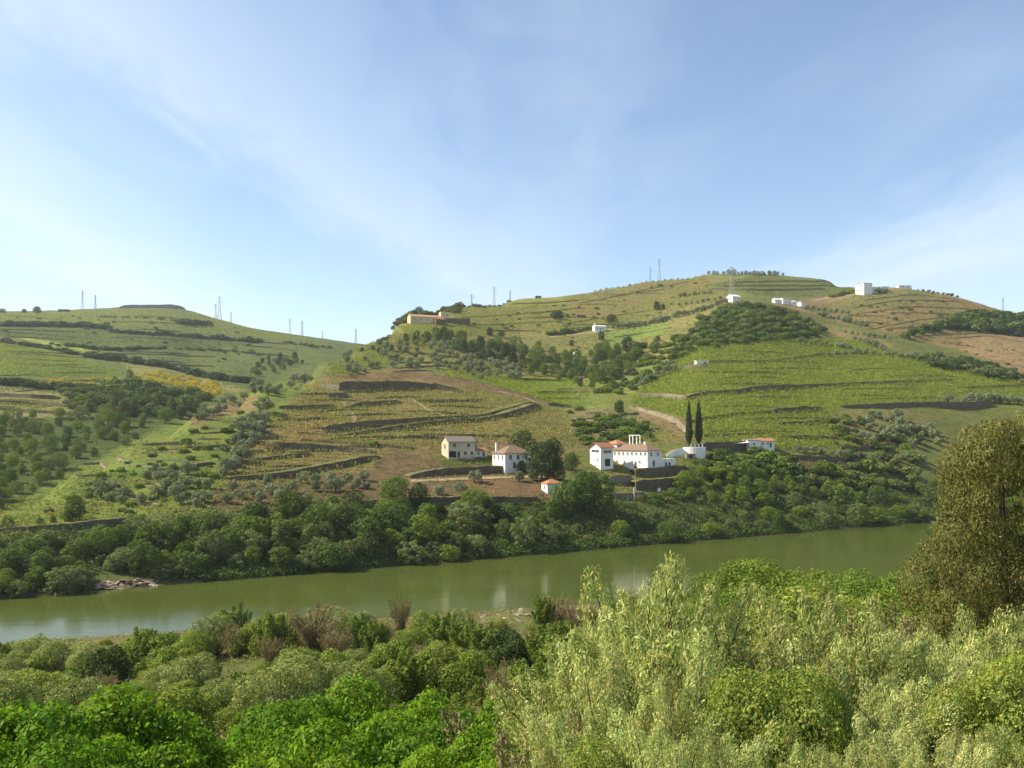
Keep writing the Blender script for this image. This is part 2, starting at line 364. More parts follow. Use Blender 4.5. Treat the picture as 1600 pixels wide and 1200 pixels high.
# ground cover of each part of the slopes (colour of earth, grass or turned soil there)
EARTH, VINEG, GREEN, GRASS, TAN, SCRUBG = (.130, .088, .052), (.160, .120, .055), (.130, .150, .034), (.122, .130, .040), (.215, .160, .085), (.060, .085, .026)
ZONES = [
 ([(-900, 480), (620, 480), (620, 700), (-900, 820)], (.092, .115, .035)),
 ([(-900, 480), (200, 480), (330, 492), (420, 515), (200, 505), (-900, 510)], (.115, .135, .046)),
 ([(-900, 525), (0, 532), (110, 552), (200, 582), (180, 592), (-900, 590)], (.105, .130, .034)),
 ([(20, 524), (90, 545), (150, 552), (140, 545), (60, 530)], (.21, .24, .05)),
 ([(190, 565), (260, 572), (320, 592), (400, 612), (330, 612), (210, 590)], (.17, .17, .055)),
 ([(-900, 600), (0, 605), (100, 615), (120, 650), (0, 655), (-900, 650)], (.175, .160, .065)),
 ([(-900, 655), (120, 655), (300, 640), (200, 690), (100, 745), (0, 800), (-900, 860)], SCRUBG),
 ([(-900, 826), (0, 826), (180, 815), (330, 790), (600, 787), (860, 787), (1000, 785), (1600, 750), (2500, 740), (2500, 950), (-900, 950)], (.085, .105, .036)),
 ([(0, 805), (100, 742), (200, 692), (300, 650), (400, 605), (480, 585), (440, 650), (380, 700), (345, 770), (200, 815), (40, 825)], (.125, .155, .036)),
 ([(285, 655), (330, 635), (400, 618), (400, 640), (330, 655), (300, 668)], (.165, .125, .062)),
 ([(60, 775), (160, 745), (260, 720), (330, 712), (300, 730), (160, 765)], (.100, .150, .030)),
 ([(560, 530), (620, 490), (700, 480), (800, 465), (960, 447), (1100, 425), (1230, 430), (1140, 470), (1080, 540), (930, 600), (800, 600), (620, 560)], (.160, .150, .052)),
 ([(680, 478), (900, 462), (900, 475), (720, 482)], (.22, .22, .07)),
 ([(880, 470), (960, 448), (1100, 427), (1120, 455), (1000, 480), (920, 500)], (.185, .145, .070)),
 ([(1050, 480), (1150, 470), (1080, 545), (940, 590), (960, 560)], (.175, .160, .058)),
 ([(940, 520), (1040, 505), (1040, 520), (940, 545)], (.140, .190, .045)),
 ([(1100, 445), (1180, 430), (1310, 436), (1340, 450), (1300, 480), (1180, 470)], (.130, .145, .052)),
 ([(1200, 475), (1340, 456), (1400, 447), (1480, 456), (1560, 484), (1620, 492), (1620, 600), (1500, 545), (1380, 520), (1300, 500)], (.215, .150, .080)),
 ([(1340, 460), (1440, 448), (1460, 470), (1330, 490), (1270, 485)], (.165, .150, .062)),
 ([(1270, 505), (1360, 520), (1400, 545), (1330, 535)], (.18, .15, .065)),
 ([(1070, 540), (1110, 490), (1150, 470), (1240, 482), (1290, 520), (1180, 540)], SCRUBG),
 ([(430, 660), (480, 600), (545, 578), (650, 575), (740, 600), (840, 628), (880, 650), (905, 690), (870, 760), (600, 760), (340, 775), (370, 700)], VINEG),
 ([(500, 590), (530, 582), (700, 585), (620, 594), (540, 594)], EARTH),
 ([(590, 578), (720, 590), (840, 620), (900, 640), (830, 625), (700, 600)], EARTH),
 ([(440, 684), (480, 665), (520, 680), (500, 690)], (.175, .105, .06)),
 ([(590, 718), (620, 705), (700, 718), (830, 735), (860, 755), (640, 752), (580, 745)], EARTH),
 ([(330, 762), (430, 748), (600, 735), (860, 745), (870, 790), (330, 795)], EARTH),
 ([(700, 685), (800, 688), (800, 715), (730, 715)], (.17, .12, .075)),
 ([(880, 600), (940, 590), (1080, 545), (1100, 560), (1000, 640), (900, 700), (880, 690)], (.145, .165, .045)),
 ([(760, 590), (900, 590), (925, 612), (920, 640), (860, 625)], (.135, .175, .040)),
 ([(890, 640), (980, 640), (1080, 690), (930, 705), (880, 700)], (.175, .145, .072)),
 ([(980, 635), (1000, 605), (1085, 540), (1200, 528), (1350, 530), (1420, 555), (1500, 565), (1640, 600), (1640, 640), (1480, 628), (1310, 640), (1300, 700), (1220, 705), (1090, 690)], GREEN),
 ([(985, 632), (1060, 665), (1080, 690), (1060, 690), (1000, 655)], (.20, .14, .085)),
 ([(1280, 640), (1440, 640), (1480, 680), (1300, 680)], (.15, .135, .052)),
 ([(1230, 715), (1360, 715), (1360, 760), (1240, 755)], (.115, .085, .06)),
]
jit = vnoise(XX, DD, 12, 21) * 10 + vnoise(XX, DD, 5, 22) * 5
uj, yj = UU + jit, YPIX + (vnoise(XX, DD, 14, 23) * 6 + vnoise(XX, DD, 5, 24) * 3) * np.clip(300 / DD, .2, 1)
TINT = np.empty(Z0.shape + (3,)); TINT[:] = GRASS
for P, c in ZONES: TINT[inpoly(uj, yj, P)] = c
shore = np.clip(1 - np.abs(Z0 - .4) / 1.0, 0, 1)[..., None]; TINT = TINT * (1 - shore) + np.array((.14, .105, .07)) * shore

def grid_faces(n, m):
    i = np.arange(n - 1)[:, None] * m + np.arange(m - 1)[None]
    return np.stack([i, i + m, i + m + 1, i + 1], -1).reshape(-1, 4)
hs = link('hillside', mesh_np('hillside', np.stack([XX, DD, Z0], -1).reshape(-1, 3), grid_faces(*Z0.shape), [GROUND], TINT.reshape(-1, 3), True))
tag(hs, 'terraced vineyard hills rising from the far bank', 'hillside', kind='structure'); hs['label'] = 'terraced vineyard hills rising from the far bank'
xs, ys = np.arange(-150, 260.1, 2.0), np.arange(-60, 290, 2.0)
NX, NY = np.meshgrid(xs, ys, indexing='ij'); NZ = near_z(NX, NY)
nt_ = np.empty(NX.shape + (3,)); nt_[:] = (.125, .130, .050)
mk = vnoise(NX, NY, 8, 31) > .12; nt_[mk] = (.175, .130, .080)
nt_[(NZ < 1.2)] = (.15, .115, .075)
nb = link('near_bank', mesh_np('near_bank', np.stack([NX, NY, NZ], -1).reshape(-1, 3), grid_faces(*NX.shape), [GROUND], nt_.reshape(-1, 3), True)); tag(nb, kind='structure')

def water():
    m = Mat('river_water'); v = m.obj(); mp = m.n('ShaderNodeMapping'); mp.inputs['Rotation'].default_value = (0, 0, -.5); mp.inputs['Scale'].default_value = (.35, 1.5, 1); m.l(v, mp.inputs[0])
    f = m.noise(.55, 5, .6, mp.outputs[0], .6); g = m.noise(.05, 3, .5, mp.outputs[0])
    col = m.mix((.052, .070, .013), (.066, .082, .018), g)
    p = m.bsdf(col, .12, .14, f, .16, .12); m.l(m.ramp(g, [(.35, (.05, .05, .05)), (.65, (.13, .13, .13))]), p.inputs['Roughness']); return m.m
rv = link('river', mesh_np('river', [(-400, -60, 0), (700, 310, 0), (1100, 960, 0), (-400, 30, 0)], [[0, 1, 2, 3]], [water()])); tag(rv, kind='structure')
rv.data.vertices[0].co = (-500, -80, 0); rv.data.vertices[3].co = (-500, 0, 0)

# ------------------------------------------------------------------ foliage
def leaves(P, Nn, L, Wd, tint, rng, droop=None):
    """diamond leaves; returns verts, faces, tints"""
    n = len(P); Nn = Nn / (np.linalg.norm(Nn, axis=1, keepdims=True) + 1e-9)
    a = rng.normal(size=(n, 3)) if droop is None else droop + .5 * rng.normal(size=(n, 3))
    t = np.cross(Nn, np.cross(a, Nn)); t /= np.linalg.norm(t, axis=1, keepdims=True) + 1e-9
    b = np.cross(Nn, t); L = np.broadcast_to(L, (n,))[:, None]; Wd = np.broadcast_to(Wd, (n,))[:, None]
    V = np.stack([P - t * L / 2, P + b * Wd / 2 + Nn * Wd * .12, P + t * L / 2, P - b * Wd / 2 + Nn * Wd * .12], 1).reshape(-1, 3)
    return V, np.arange(4 * n).reshape(-1, 4), np.repeat(tint, 4, 0)
def lobes_pts(lobes, n, rng, shell=.3, up=.25, keep=.8):
    Lb = np.array(lobes, float); ar = Lb[:, 3] * Lb[:, 5]; out, nr = [], []
    tot = 0
    while tot < n:
        k = rng.choice(len(Lb), size=n, p=ar / ar.sum()); d = rng.normal(size=(n, 3)); d[:, 2] += up * np.abs(d[:, 2]); d /= np.linalg.norm(d, axis=1, keepdims=True)
        r = (1 - shell * rng.random(n) ** 1.5 + .10 * rng.normal(size=n) * rng.random(n))[:, None]
        p = Lb[k, :3] + d * r * Lb[k, 3:6]
        ins = np.zeros(n)
        for q in range(len(Lb)):
            e = (((p - Lb[q, :3]) / Lb[q, 3:6]) ** 2).sum(1); ins += (e < keep ** 2) & (k != q)
        ok = ins < 1
        out.append(p[ok]); nr.append(d[ok] / Lb[k[ok], 3:6] * Lb[k[ok], 3:4]); tot += ok.sum()
    return np.concatenate(out)[:n], np.concatenate(nr)[:n]
def leaf_tint(n, rng, v=.28, hue=.12):
    t = 1 + v * rng.normal(size=(n, 1)); h = hue * rng.normal(size=(n, 1))
    return np.clip(np.concatenate([t + h, t, t - .5 * h], 1), .35, 1.9)
def crown_mesh(name, lobes, n, size, mat, rng, jitter=.42, aspect=.55, shell=.22, droop=None, v=.25, keep=.8):
    P, D = lobes_pts(lobes, n, rng, shell, keep=keep); Nn = D / (np.linalg.norm(D, axis=1, keepdims=True) + 1e-9) + jitter * rng.normal(size=P.shape)
    s = size * np.exp(.25 * rng.normal(size=n)); dr = None if droop is None else np.array(droop)
    V, Fc, T = leaves(P, Nn, s, s * aspect, leaf_tint(n, rng, v), rng, dr)
    return mesh_np(name, V, Fc, [mat], T)
def trunk_mesh(name, H, r, lobes, rng, base=-.6):
    m = MB(); top = np.array([.05 * H * rng.normal(), .05 * H * rng.normal(), H])
    mid = top * .5 + np.array([.03 * H * rng.normal(), .03 * H * rng.normal(), 0])
    m.tube([(0, 0, base), (0, 0, .15 * H), mid, top], [r * 1.25, r, r * .75, r * .3], 7)
    for q in lobes[:7]:
        c = np.array(q[:3]); s = mid + (top - mid) * rng.random() * .6
        if c[2] < s[2]: s = mid * .85
        m.tube([s, s * .45 + c * .55 + np.array([0, 0, .04 * H]), c], [r * .45, r * .3, r * .1], 5)
    return m.mesh(name, BARK)

def rand_lobes(n, R0, H0, z0, z1, rl, rng, squash=.85, taper=0.0):
    out = []
    for k in range(n):
        t = (k + .5) / n; z = z0 + (z1 - z0) * t; env = math.sqrt(max(0, 1 - ((t - .42) / .62) ** 2)) * (1 - taper * t)
        th = 2.4 * k + rng.random() * .8; rr = R0 * env * (.35 + .65 * math.sqrt(rng.random()))
        s = rl * (.75 + .5 * rng.random()) * (.65 + .35 * env)
        out.append((rr * math.cos(th), rr * math.sin(th), z, s, s, s * squash))
    return out

KINDS = {}
def kind(name, nvar, fn): KINDS[name] = [fn(np.random.default_rng(100 + 17 * k + len(name)), k) for k in range(nvar)]
def k_broad(mat, n=3600, size=.44, R0=3.7, nl=30, rl=1.30, z0=1.7, z1=9.2, tr=.22):
    def f(rng, k):
        lb = rand_lobes(nl + 3 * (k % 3), R0 * (.78 + .13 * (k % 4)), 10, z0 * (.7 + .3 * (k % 3)), z1 - .3 * (k % 2), rl * (.88 + .1 * (k % 3)), rng, .85, .25 * (k % 3 == 1))
        return trunk_mesh('trunk', 7.0, tr, lb[4:], rng), crown_mesh('crown', lb, n, size, LM[mat], rng)
    return f
kind('broadleaf_tree', 5, k_broad('broad'))
kind('bright_tree', 3, k_broad('bright', R0=3.4))
kind('willow_tree', 4, k_broad('willow', n=4000, size=.42, R0=3.9, nl=34, rl=1.2, z0=1.2, z1=9.0))
kind('dark_tree', 3, k_broad('dark', n=3800, size=.42, R0=3.1, nl=28, rl=1.25, z0=1.5, z1=9.2))
kind('slender_tree', 3, k_broad('scrub', n=1800, size=.45, R0=1.7, nl=16, rl=1.1, z0=2.0, z1=9.4))
def k_olive(rng, k):
    lb = rand_lobes(7 + 2 * (k % 3), 1.15 + .15 * k, 4, 1.15, 3.2 + .12 * k, .80 + .06 * (k % 4), rng, .9)
    return trunk_mesh('trunk', 2.4, .16, lb[2:], rng), crown_mesh('crown', lb, 1700, .36, LM['olive'], rng, .6, .45)
kind('olive_tree', 5, k_olive)
def k_cyp(rng, k):
    lb = []
    for t in np.linspace(0, 1, 26):
        r = 1.35 * (min(1, t * 5 + .35)) * (1 - t ** 1.8) ** .75 + .12
        lb.append((.12 * rng.normal(), .12 * rng.normal(), 1.0 + 13.6 * t, r, r, 1.0))
    return trunk_mesh('trunk', 12, .22, [], rng), crown_mesh('crown', lb, 5200, .42, LM['cypress'], rng, .5, .35, .25, (0, 0, 1.5), .2, .6)
kind('cypress_tree', 2, k_cyp)
def k_pine(rng, k):
    lb = []
    for t in range(150):
        z = 1.0 + 11.5 * (t + .5) / 150; th = 2.399 * t + rng.random() * 1.2; e = math.sqrt(max(.03, 1 - ((z - 6.2) / 7.0) ** 2)); rr = 3.9 * e * (.15 + .85 * rng.random() ** .55)
        s = .50 + .62 * rng.random() ** 1.5; lb.append((rr * math.cos(th), rr * math.sin(th), z, s * 1.15, s * 1.15, s * 1.1))
    return trunk_mesh('trunk', 11.5, .28, lb[10:], rng), crown_mesh('crown', lb, 130000, .14, LM['pine'], rng, .42, .36, .30, (0, 0, .9), .3, .7)
kind('tamarisk_tree', 1, k_pine)
def k_shrub(mat, n=700, size=.3, squash=.8, flowers=False):
    def f(rng, k):
        lb = []
        for q in range(8):
            th = 2.4 * q + rng.random(); rr = .75 * math.sqrt(rng.random()); s = .55 + .25 * rng.random()
            lb.append((rr * math.cos(th), rr * math.sin(th), .45 + .9 * rng.random() * (1 - rr * .5), s, s, s * squash))
        return (None, crown_mesh('foliage', lb, n, size, LM[mat], rng, .6, .55, .35))
    return f
kind('scrub_shrub', 4, k_shrub('scrub')); kind('dark_shrub', 3, k_shrub('dark')); kind('green_shrub', 3, k_shrub('bright'))
kind('broom_shrub', 3, k_shrub('broom', 420, .3)); kind('dry_shrub', 3, k_shrub('dry', 900, .2)); kind('hedge_shrub', 3, k_shrub('broad'))
NAT = {'broadleaf_tree': 10.2, 'bright_tree': 10.2, 'willow_tree': 10.0, 'dark_tree': 10.2, 'slender_tree': 10.2, 'olive_tree': 4.1, 'cypress_tree': 15.2, 'tamarisk_tree': 13.2}
CNT = {}
def plant(kd, X, Y, h, label, cat, group=None, wide=1.0, z=None, name=None, sink=0.0):
    var = KINDS[kd]; tr, cr = var[int(R.integers(len(var)))]
    nat = NAT.get(kd, 1.75); s = h / nat; z = float(ground(X, Y)) if z is None else z
    nm = name or kd
    if tr is None: o = link(nm, cr)
    else:
        o = bpy.data.objects.new(nm, None); COL.objects.link(o); o.empty_display_size = .5
        link('trunk', tr, o); link('crown', cr, o)
    q_ = R.uniform(.86, 1.16); o.location = (X, Y, z - sink); o.rotation_euler = (R.normal() * .04, R.normal() * .04, R.random() * 6.28); o.scale = (s * wide * q_, s * wide / q_, s)
    CNT[nm] = CNT.get(nm, 0) + 1
    tag(o, label, cat, group); return o
def plant_px(kd, u, y, hpx, label, cat, group=None, wide=1.0, name=None, sink=.15):
    p = hit(u, y); hpx = hpx * R.uniform(.78, 1.22); return plant(kd, p[0], p[1], max(hpx * p[1] / F, .3), label, cat, group, wide * (.9 + .25 * R.random()), p[2], name, sink)
def scatter(P, n, md, tries=60):
    P = [tuple(p) for p in P]; xs_ = [p[0] for p in P]; ys_ = [p[1] for p in P]; out = []
    for t in range(n * tries):
        if len(out) >= n: break
        x, y = R.uniform(min(xs_), max(xs_)), R.uniform(min(ys_), max(ys_))
        if not inpoly(np.array(x), np.array(y), P): continue
        if any((x - a) ** 2 + ((y - b) * 1.7) ** 2 < md * md for a, b in out): continue
        out.append((x, y))
    return out
def along(pl, n, j=1.0):
    pl = np.array(pl, float); s = np.r_[0, np.cumsum(np.hypot(*np.diff(pl[:, :2], axis=0).T))]
    t = (np.arange(n) + .5) / n * s[-1]
    return [(np.interp(a, s, pl[:, 0]) + j * R.normal(), np.interp(a, s, pl[:, 1]) + .3 * j * R.normal()) for a in t]
BANDS = {1: [''], 2: ['upper', 'lower'], 3: ['upper', 'middle', 'lower'], 4: ['top', 'upper', 'lower', 'bottom'], 5: ['top', 'upper', 'middle', 'lower', 'bottom']}
def grove(kd, P, n, md, h0, h1, label, cat, group, wide=1.0, name=None):
    """trees scattered in a photo outline; told apart by band (uphill to downhill) and place along it"""
    pts = sorted(scatter(P, n, md), key=lambda p: p[1]); nb_ = min(5, max(1, round(len(pts) / 16)))
    for q, bn in enumerate(BANDS[nb_]):
        for i, (u, y) in enumerate(sorted(pts[q * len(pts) // nb_:(q + 1) * len(pts) // nb_])):
            lab = f'{label}, {bn} band, {ORD[i]} from the left' if bn else f'{label}, {ORD[i]} from the left'
            plant_px(kd if isinstance(kd, str) else kd[int(R.integers(len(kd)))], u, y, R.uniform(h0, h1), lab, cat, group, wide, name)
def row(kd, pl, n, h0, h1, where, noun, cat, group, wide=1.0, j=1.0, name=None):
    for i, (u, y) in enumerate(sorted(along(pl, n, j))):
        plant_px(kd, u, y, R.uniform(h0, h1), f'{ORD[i]} {noun} from the left in {where}', cat, group, wide, name)

# ------------------------------------------------------------------ retaining walls
WALLN = [0]
def wall(pts, label, mat=SCHIST, group='dry stone retaining walls of the terraces', thick=.7, fill=GROUND, cat='stone wall', name='retaining_wall', fillc=(.15, .145, .055), hmul=1.0, taper=True):
    P = []
    for k in range(len(pts) - 1):
        (u0, y0, h0), (u1, y1, h1) = pts[k], pts[k + 1]; n = max(2, int(abs(u1 - u0) / 6))
        for i in range(n + (k == len(pts) - 2)):
            t = i / n; P.append((u0 + (u1 - u0) * t, y0 + (y1 - y0) * t, (h0 + (h1 - h0) * t)))
    G = np.array([np.r_[hit(u, y), h * 1.0] for u, y, h in P])
    dsm = np.convolve(np.pad(G[:, 1], 2, 'edge'), np.ones(5) / 5, 'valid'); us_ = np.array([p[0] for p in P])
    G[:, 1] = dsm; G[:, 0] = (us_ - 800) / F * dsm; G[:, 2] = ground(G[:, 0], G[:, 1])
    H = np.maximum(G[:, 3] * G[:, 1] / F * hmul, .25) * (1 + .03 * R.normal(size=len(G)))
    if taper: H[0] *= .8; H[-1] *= .55
    T = np.gradient(G[:, :2], axis=0); T /= np.linalg.norm(T, axis=1, keepdims=True) + 1e-9
    B = np.stack([-T[:, 1], T[:, 0]], 1); B *= np.sign(B[:, 1:2] + 1e-9)
    top = G[:, 2] + H; n = len(G)
    root = bpy.data.objects.new(name, None); COL.objects.link(root); root.location = G[n // 2, :3]; o3 = G[n // 2, :3]
    def ring(off, z): return np.c_[G[:, 0] + B[:, 0] * off, G[:, 1] + B[:, 1] * off, z] - o3
    batter = .08 * H
    c = np.stack([ring(-.0, G[:, 2] - 1.2), ring(0, G[:, 2]), ring(0.06, (G[:, 2] + top) / 2), ring(.12, top), ring(thick, top), ring(thick, G[:, 2] - 1.2)], 1)
    Fc = []; V = c.reshape(-1, 3)
    for i in range(n - 1):
        for q in range(5): Fc.append([i*6 + q, (i+1)*6 + q, (i+1)*6 + q + 1, i*6 + q + 1])
    Fc += [[0, 1, 2, 3, 4, 5], [(n-1)*6 + q for q in range(5, -1, -1)]]
    link('stonework', mesh_np('stonework', V, Fc, [mat]), root)
    rows_ = []
    for off in (thick - .05, 1.6, 3.2, 5.0, 7.5):
        gx, gy = G[:, 0] + B[:, 0] * off, G[:, 1] + B[:, 1] * off; gz = ground(gx, gy)
        z = np.maximum(top - .12, gz - .05) if off < 7 else np.minimum(gz - .5, top - .12)
        if off < 7: z = np.minimum(z, top + .25 + np.maximum(0, gz - top))
        rows_.append(np.c_[gx, gy, z] - o3)
    V = np.stack(rows_, 1).reshape(-1, 3)
    tn = np.empty((len(V), 3)); tn[:] = fillc
    link('terrace_earth', mesh_np('terrace_earth', V, grid_faces(n, len(rows_)), [fill], tn, True), root)
    if mat in (SCHIST, PALE_OR_SUNLIT_STONE) and H.max() > .5:
        m_ = max(6, int(np.hypot(*np.diff(G[:, :2], axis=0).T).sum() * (1.1 if H.max() > 1.5 else .6))); t_ = R.random(m_) * (n - 1.001); i_ = t_.astype(int); f_ = (t_ - i_)[:, None]
        C_ = np.c_[G[:, 0], G[:, 1], top]; C_ = C_[i_] * (1 - f_) + C_[i_ + 1] * f_; C_[:, :2] += B[i_] * R.uniform(-.1, .9, (m_, 1)); C_[:, 2] -= (R.random(m_) < .3) * R.random(m_) * H[i_] * .8
        C_ = np.repeat(C_, 6, 0) + R.normal(size=(m_ * 6, 3)) * (.28, .15, .22) - o3
        V, Fc, T_ = leaves(C_, R.normal(size=C_.shape) + (0, -.6, .7), .42, .24, leaf_tint(len(C_), R, .3, .12), R)
        tag(link('weeds', mesh_np('weeds', V, Fc, [LM['grass']], T_), root), kind='stuff')
    tag(root, label, cat, group, 'thing'); WALLN[0] += 1
    return root
exec_walls = [
 ([(497,604,4),(515,608,7),(530,611,13)], 'short sunlit retaining wall at the end of the tallest dark terrace wall', PALE_OR_SUNLIT_STONE),
 ([(530,611,16),(580,611,15),(625,609,14),(680,609,10),(722,613,5)], 'tallest dark terrace wall high on the central spur', None),
 ([(470,617,3),(512,616,3)], 'thin low wall just below the sunlit end of the tallest terrace wall', None),
 ([(513,622,8),(546,622,8)], 'short block of dark wall under the tallest terrace wall', None),
 ([(436,639,5),(480,640,7),(525,637,6)], 'straight dark wall nearest the olive strip, fourth terrace down', None),
 ([(535,639,2),(560,636,7),(600,633,7),(627,630,6)], 'curved dark wall in the middle of the young vines', None),
 ([(655,629,5),(690,629,5),(720,628,4),(755,630,2)], 'dark arc of wall tapering off toward the gully path', None),
 ([(508,677,12),(555,672,13),(612,667,12),(675,657,6),(750,653,5),(800,642,6),(838,629,4)], 'long dark wall sweeping up to the hairpin corner, upper of two', None),
 ([(527,682,2),(575,678,6),(625,671,7),(700,662,7),(750,659,6),(800,651,8),(845,635,8)], 'long dark wall sweeping up to the hairpin corner, lower of two', None),
 ([(434,658,4),(462,657,4),(505,655,4)], 'short wall pieces above the bare brown gash on the spur', None),
 ([(590,687,3),(650,685,5),(705,687,5)], 'low wall above the cream house, nearer the river', None),
 ([(660,680,3),(720,682,4),(800,684,4)], 'low wall above the cream house, farther up the slope', None),
 ([(427,701,11),(485,703,10),(540,706,8),(585,709,6)], 'thick dark wall with a bush at its end below the brown gash', None),
 ([(470,689,3),(580,697,5),(645,703,5)], 'thin wall running above the thick dark wall toward the cream house', None),
 ([(400,720,4),(440,717,6),(487,712,7)], 'short rising wall under the thick dark wall', None),
 ([(360,751,6),(435,748,9),(517,734,10),(560,724,9),(595,715,5)], 'long wall rising from the orchard to the bare earth mound', None),
 ([(388,688,3),(437,686,4)], 'faint low wall beside the olive strip', None),
 ([(640,748,4),(660,745,8),(700,742,11),(795,738,11)], 'grey terrace wall under the garden of the two houses', None),
 ([(560,790,8),(668,789,12),(720,788,12),(780,787,11),(846,786,10)], 'long dark wall just above the riverside trees below the houses', None),
 ([(770,712,0.5),(800,708,7),(812,706,6)], 'dark bank of stones behind the white hip-roofed house', None),
 ([(996,620,6),(1035,622,8),(1073,626,8)], 'sunlit tan wall at the corner of the bright green vineyard', PALE_OR_SUNLIT_STONE),
 ([(1073,626,8),(1100,618,6),(1155,615,7),(1200,610,9),(1250,608,7),(1340,602,5),(1420,598,4),(1490,594,3)], 'longest dark wall crossing the bright green vineyard', None),
 ([(1060,667,6),(1100,655,4),(1150,650,5),(1208,646,5)], 'dark wall passing behind the tops of the two cypresses', None),
 ([(1208,646,7),(1250,644,9),(1290,640,4)], 'dark hump of wall in the bright vineyard right of the cypresses', None),
 ([(1505,607,3),(1600,604,4),(1640,604,4)], 'thin wall at the far right edge of the bright vineyard', None),
 ([(1317,638,5),(1380,638,8),(1440,634,6),(1500,640,12),(1550,634,8)], 'dark wall under the row of olives at the vineyard foot', None),
 ([(1215,664,4),(1275,663,6),(1292,659,2)], 'short dark wall, upper of two above the orange-roofed cottage', None),
 ([(1217,684,4),(1260,686,6),(1312,686,4)], 'short dark wall, lower of two above the orange-roofed cottage', None),
 ([(1315,703,5),(1370,703,8),(1402,694,4)], 'dark wall dipping below the grey olives right of the cottage', None),
 ([(1225,716,6),(1300,722,9),(1352,727,8)], 'rough dark wall on top of the bushy cliff', None),
 ([(983,637,4),(1020,648,6),(1060,664,10),(1075,684,8)], 'sunlit diagonal wall descending toward the two cypresses', PALE_OR_SUNLIT_STONE),
 ([(964,676,4),(1035,672,4)], 'low garden wall above the manor pergola', PALE_OR_SUNLIT_STONE),
 ([(1100,683,3),(1150,680,3),(1205,677,4)], 'thin dark wall just above the orange-roofed cottage', None),
 ([(1098,704,13),(1150,703,13),(1182,698,10)], 'shaded rock bank between the cypresses and the cottage', None),
 ([(993,746,14),(1030,745,14),(1077,739,13)], 'ivy-topped garden wall right under the white manor', None),
 ([(994,767,16),(1040,764,16),(1084,757,14)], 'tall dark garden wall two levels below the manor', None),
 ([(952,758,15),(970,759,17),(992,756,13)], 'pale rounded bastion wall below the manor terrace', PALE_OR_SUNLIT_STONE),
 ([(952,780,9),(985,780,10),(1012,778,10)], 'brown roadside wall under the bastion', PALE_OR_SUNLIT_STONE),
 ([(-40,834,5),(0,832,6),(60,829,8),(110,828,10),(150,827,14),(188,826,16),(203,822,14)], 'dark riverside road wall on the far bank at the left edge', None),
 ([(130,727,4),(200,722,3)], 'low wall on the grassy end of the spur, third from its crest', PALE_OR_SUNLIT_STONE),
 ([(196,699,4),(283,694,4)], 'topmost low wall on the grassy end of the spur', None),
 ([(90,751,5),(165,742,3)], 'low wall by the valley edge on the grassy end of the spur', PALE_OR_SUNLIT_STONE),
 ([(232,738,4),(290,734,6),(337,724,4)], 'low wall with two olives in front on the grassy end of the spur', None),
 ([(298,701,3),(357,698,4)], 'low wall abutting the olive strip on the grassy end', None),
 ([(800,594,4),(880,596,3)], 'upper wall of the green gully terraces', None),
 ([(870,610,3),(918,609,3)], 'second wall of the green gully terraces', None),
 ([(835,616,4),(921,614,4)], 'third and widest wall of the green gully terraces', None),
 ([(850,624,3),(908,624,3)], 'fourth wall of the green gully terraces', None),
 ([(858,634,5),(899,638,5)], 'lowest wall of the gully beside the orchard garden', None),
 ([(1128,583,3),(1200,583,3),(1222,585,3)], 'short thin wall below the hut in the bright vineyard', None),
 ([(1108,567,4),(1200,566,3),(1290,555,4),(1350,553,3)], 'wall along the upper edge of the bright vineyard', None),
 ([(1062,577,6),(1105,575,7)], 'tan stone platform wall under the small white hut', PALE_OR_SUNLIT_STONE),
 ([(990,606,3),(1030,590,3),(1064,577,3)], 'diagonal tan wall climbing to the small white hut', PALE_OR_SUNLIT_STONE),
 ([(-40,618,5),(0,620,6),(90,624,6)], 'top wall of the three brown terraces on the left hill', None),
 ([(-40,627,4),(0,629,4),(100,636,5)], 'middle wall of the three brown terraces on the left hill', None),
 ([(-40,638,4),(0,641,4),(112,649,5)], 'bottom wall of the three brown terraces on the left hill', None),
 ([(1108,453,3),(1200,455,3),(1290,452,2)], 'dark terrace line lowest on the top of the main hill', None),
 ([(1150,442,2),(1230,440,2),(1305,441,2)], 'dark terrace line highest on the top of the main hill', None),
 ([(1130,448,2),(1200,447,2),(1330,448,2)], 'dark terrace line in the middle of the main hilltop', None),
 ([(800,476,2),(860,474,2),(905,470,2)], 'thin terrace line on the saddle of the skyline', None),
 ([(190,482,4),(200,481,5),(280,481,5),(290,483,3)], 'long flat grey wall crowning the left hilltop', GREY),
]
for pts, lab, mt in exec_walls: wall(pts, lab, mt or SCHIST)
_k = 0
for y0 in (494, 503, 515, 520, 527, 533, 541, 550, 553, 562, 569):
    for a0, a1 in ((R.uniform(-30, 30), R.uniform(90, 150)), (R.uniform(170, 220), R.uniform(280, 340)), (R.uniform(350, 390), R.uniform(430, 500))):
        lim = np.interp(a1, [0, 200, 330, 400, 500], [488, 480, 498, 515, 531]) + 6
        sag = R.uniform(3, 8)
        if y0 + sag < lim or (a0 > 340 and y0 > 556) or R.random() < .2: continue
        wall([(a0, y0, 1.2), (a0 * .66 + a1 * .34, y0 + sag * .2, 1.9), (a0 * .34 + a1 * .66, y0 + sag * .6, 1.9), (a1, y0 + sag, 1.2)], f'thin terrace line on the left hill, {ORD[_k]} from the top', SCHIST, 'thin terrace lines of the left hill', fillc=(.09, .12, .035)); _k += 1
_k = 0
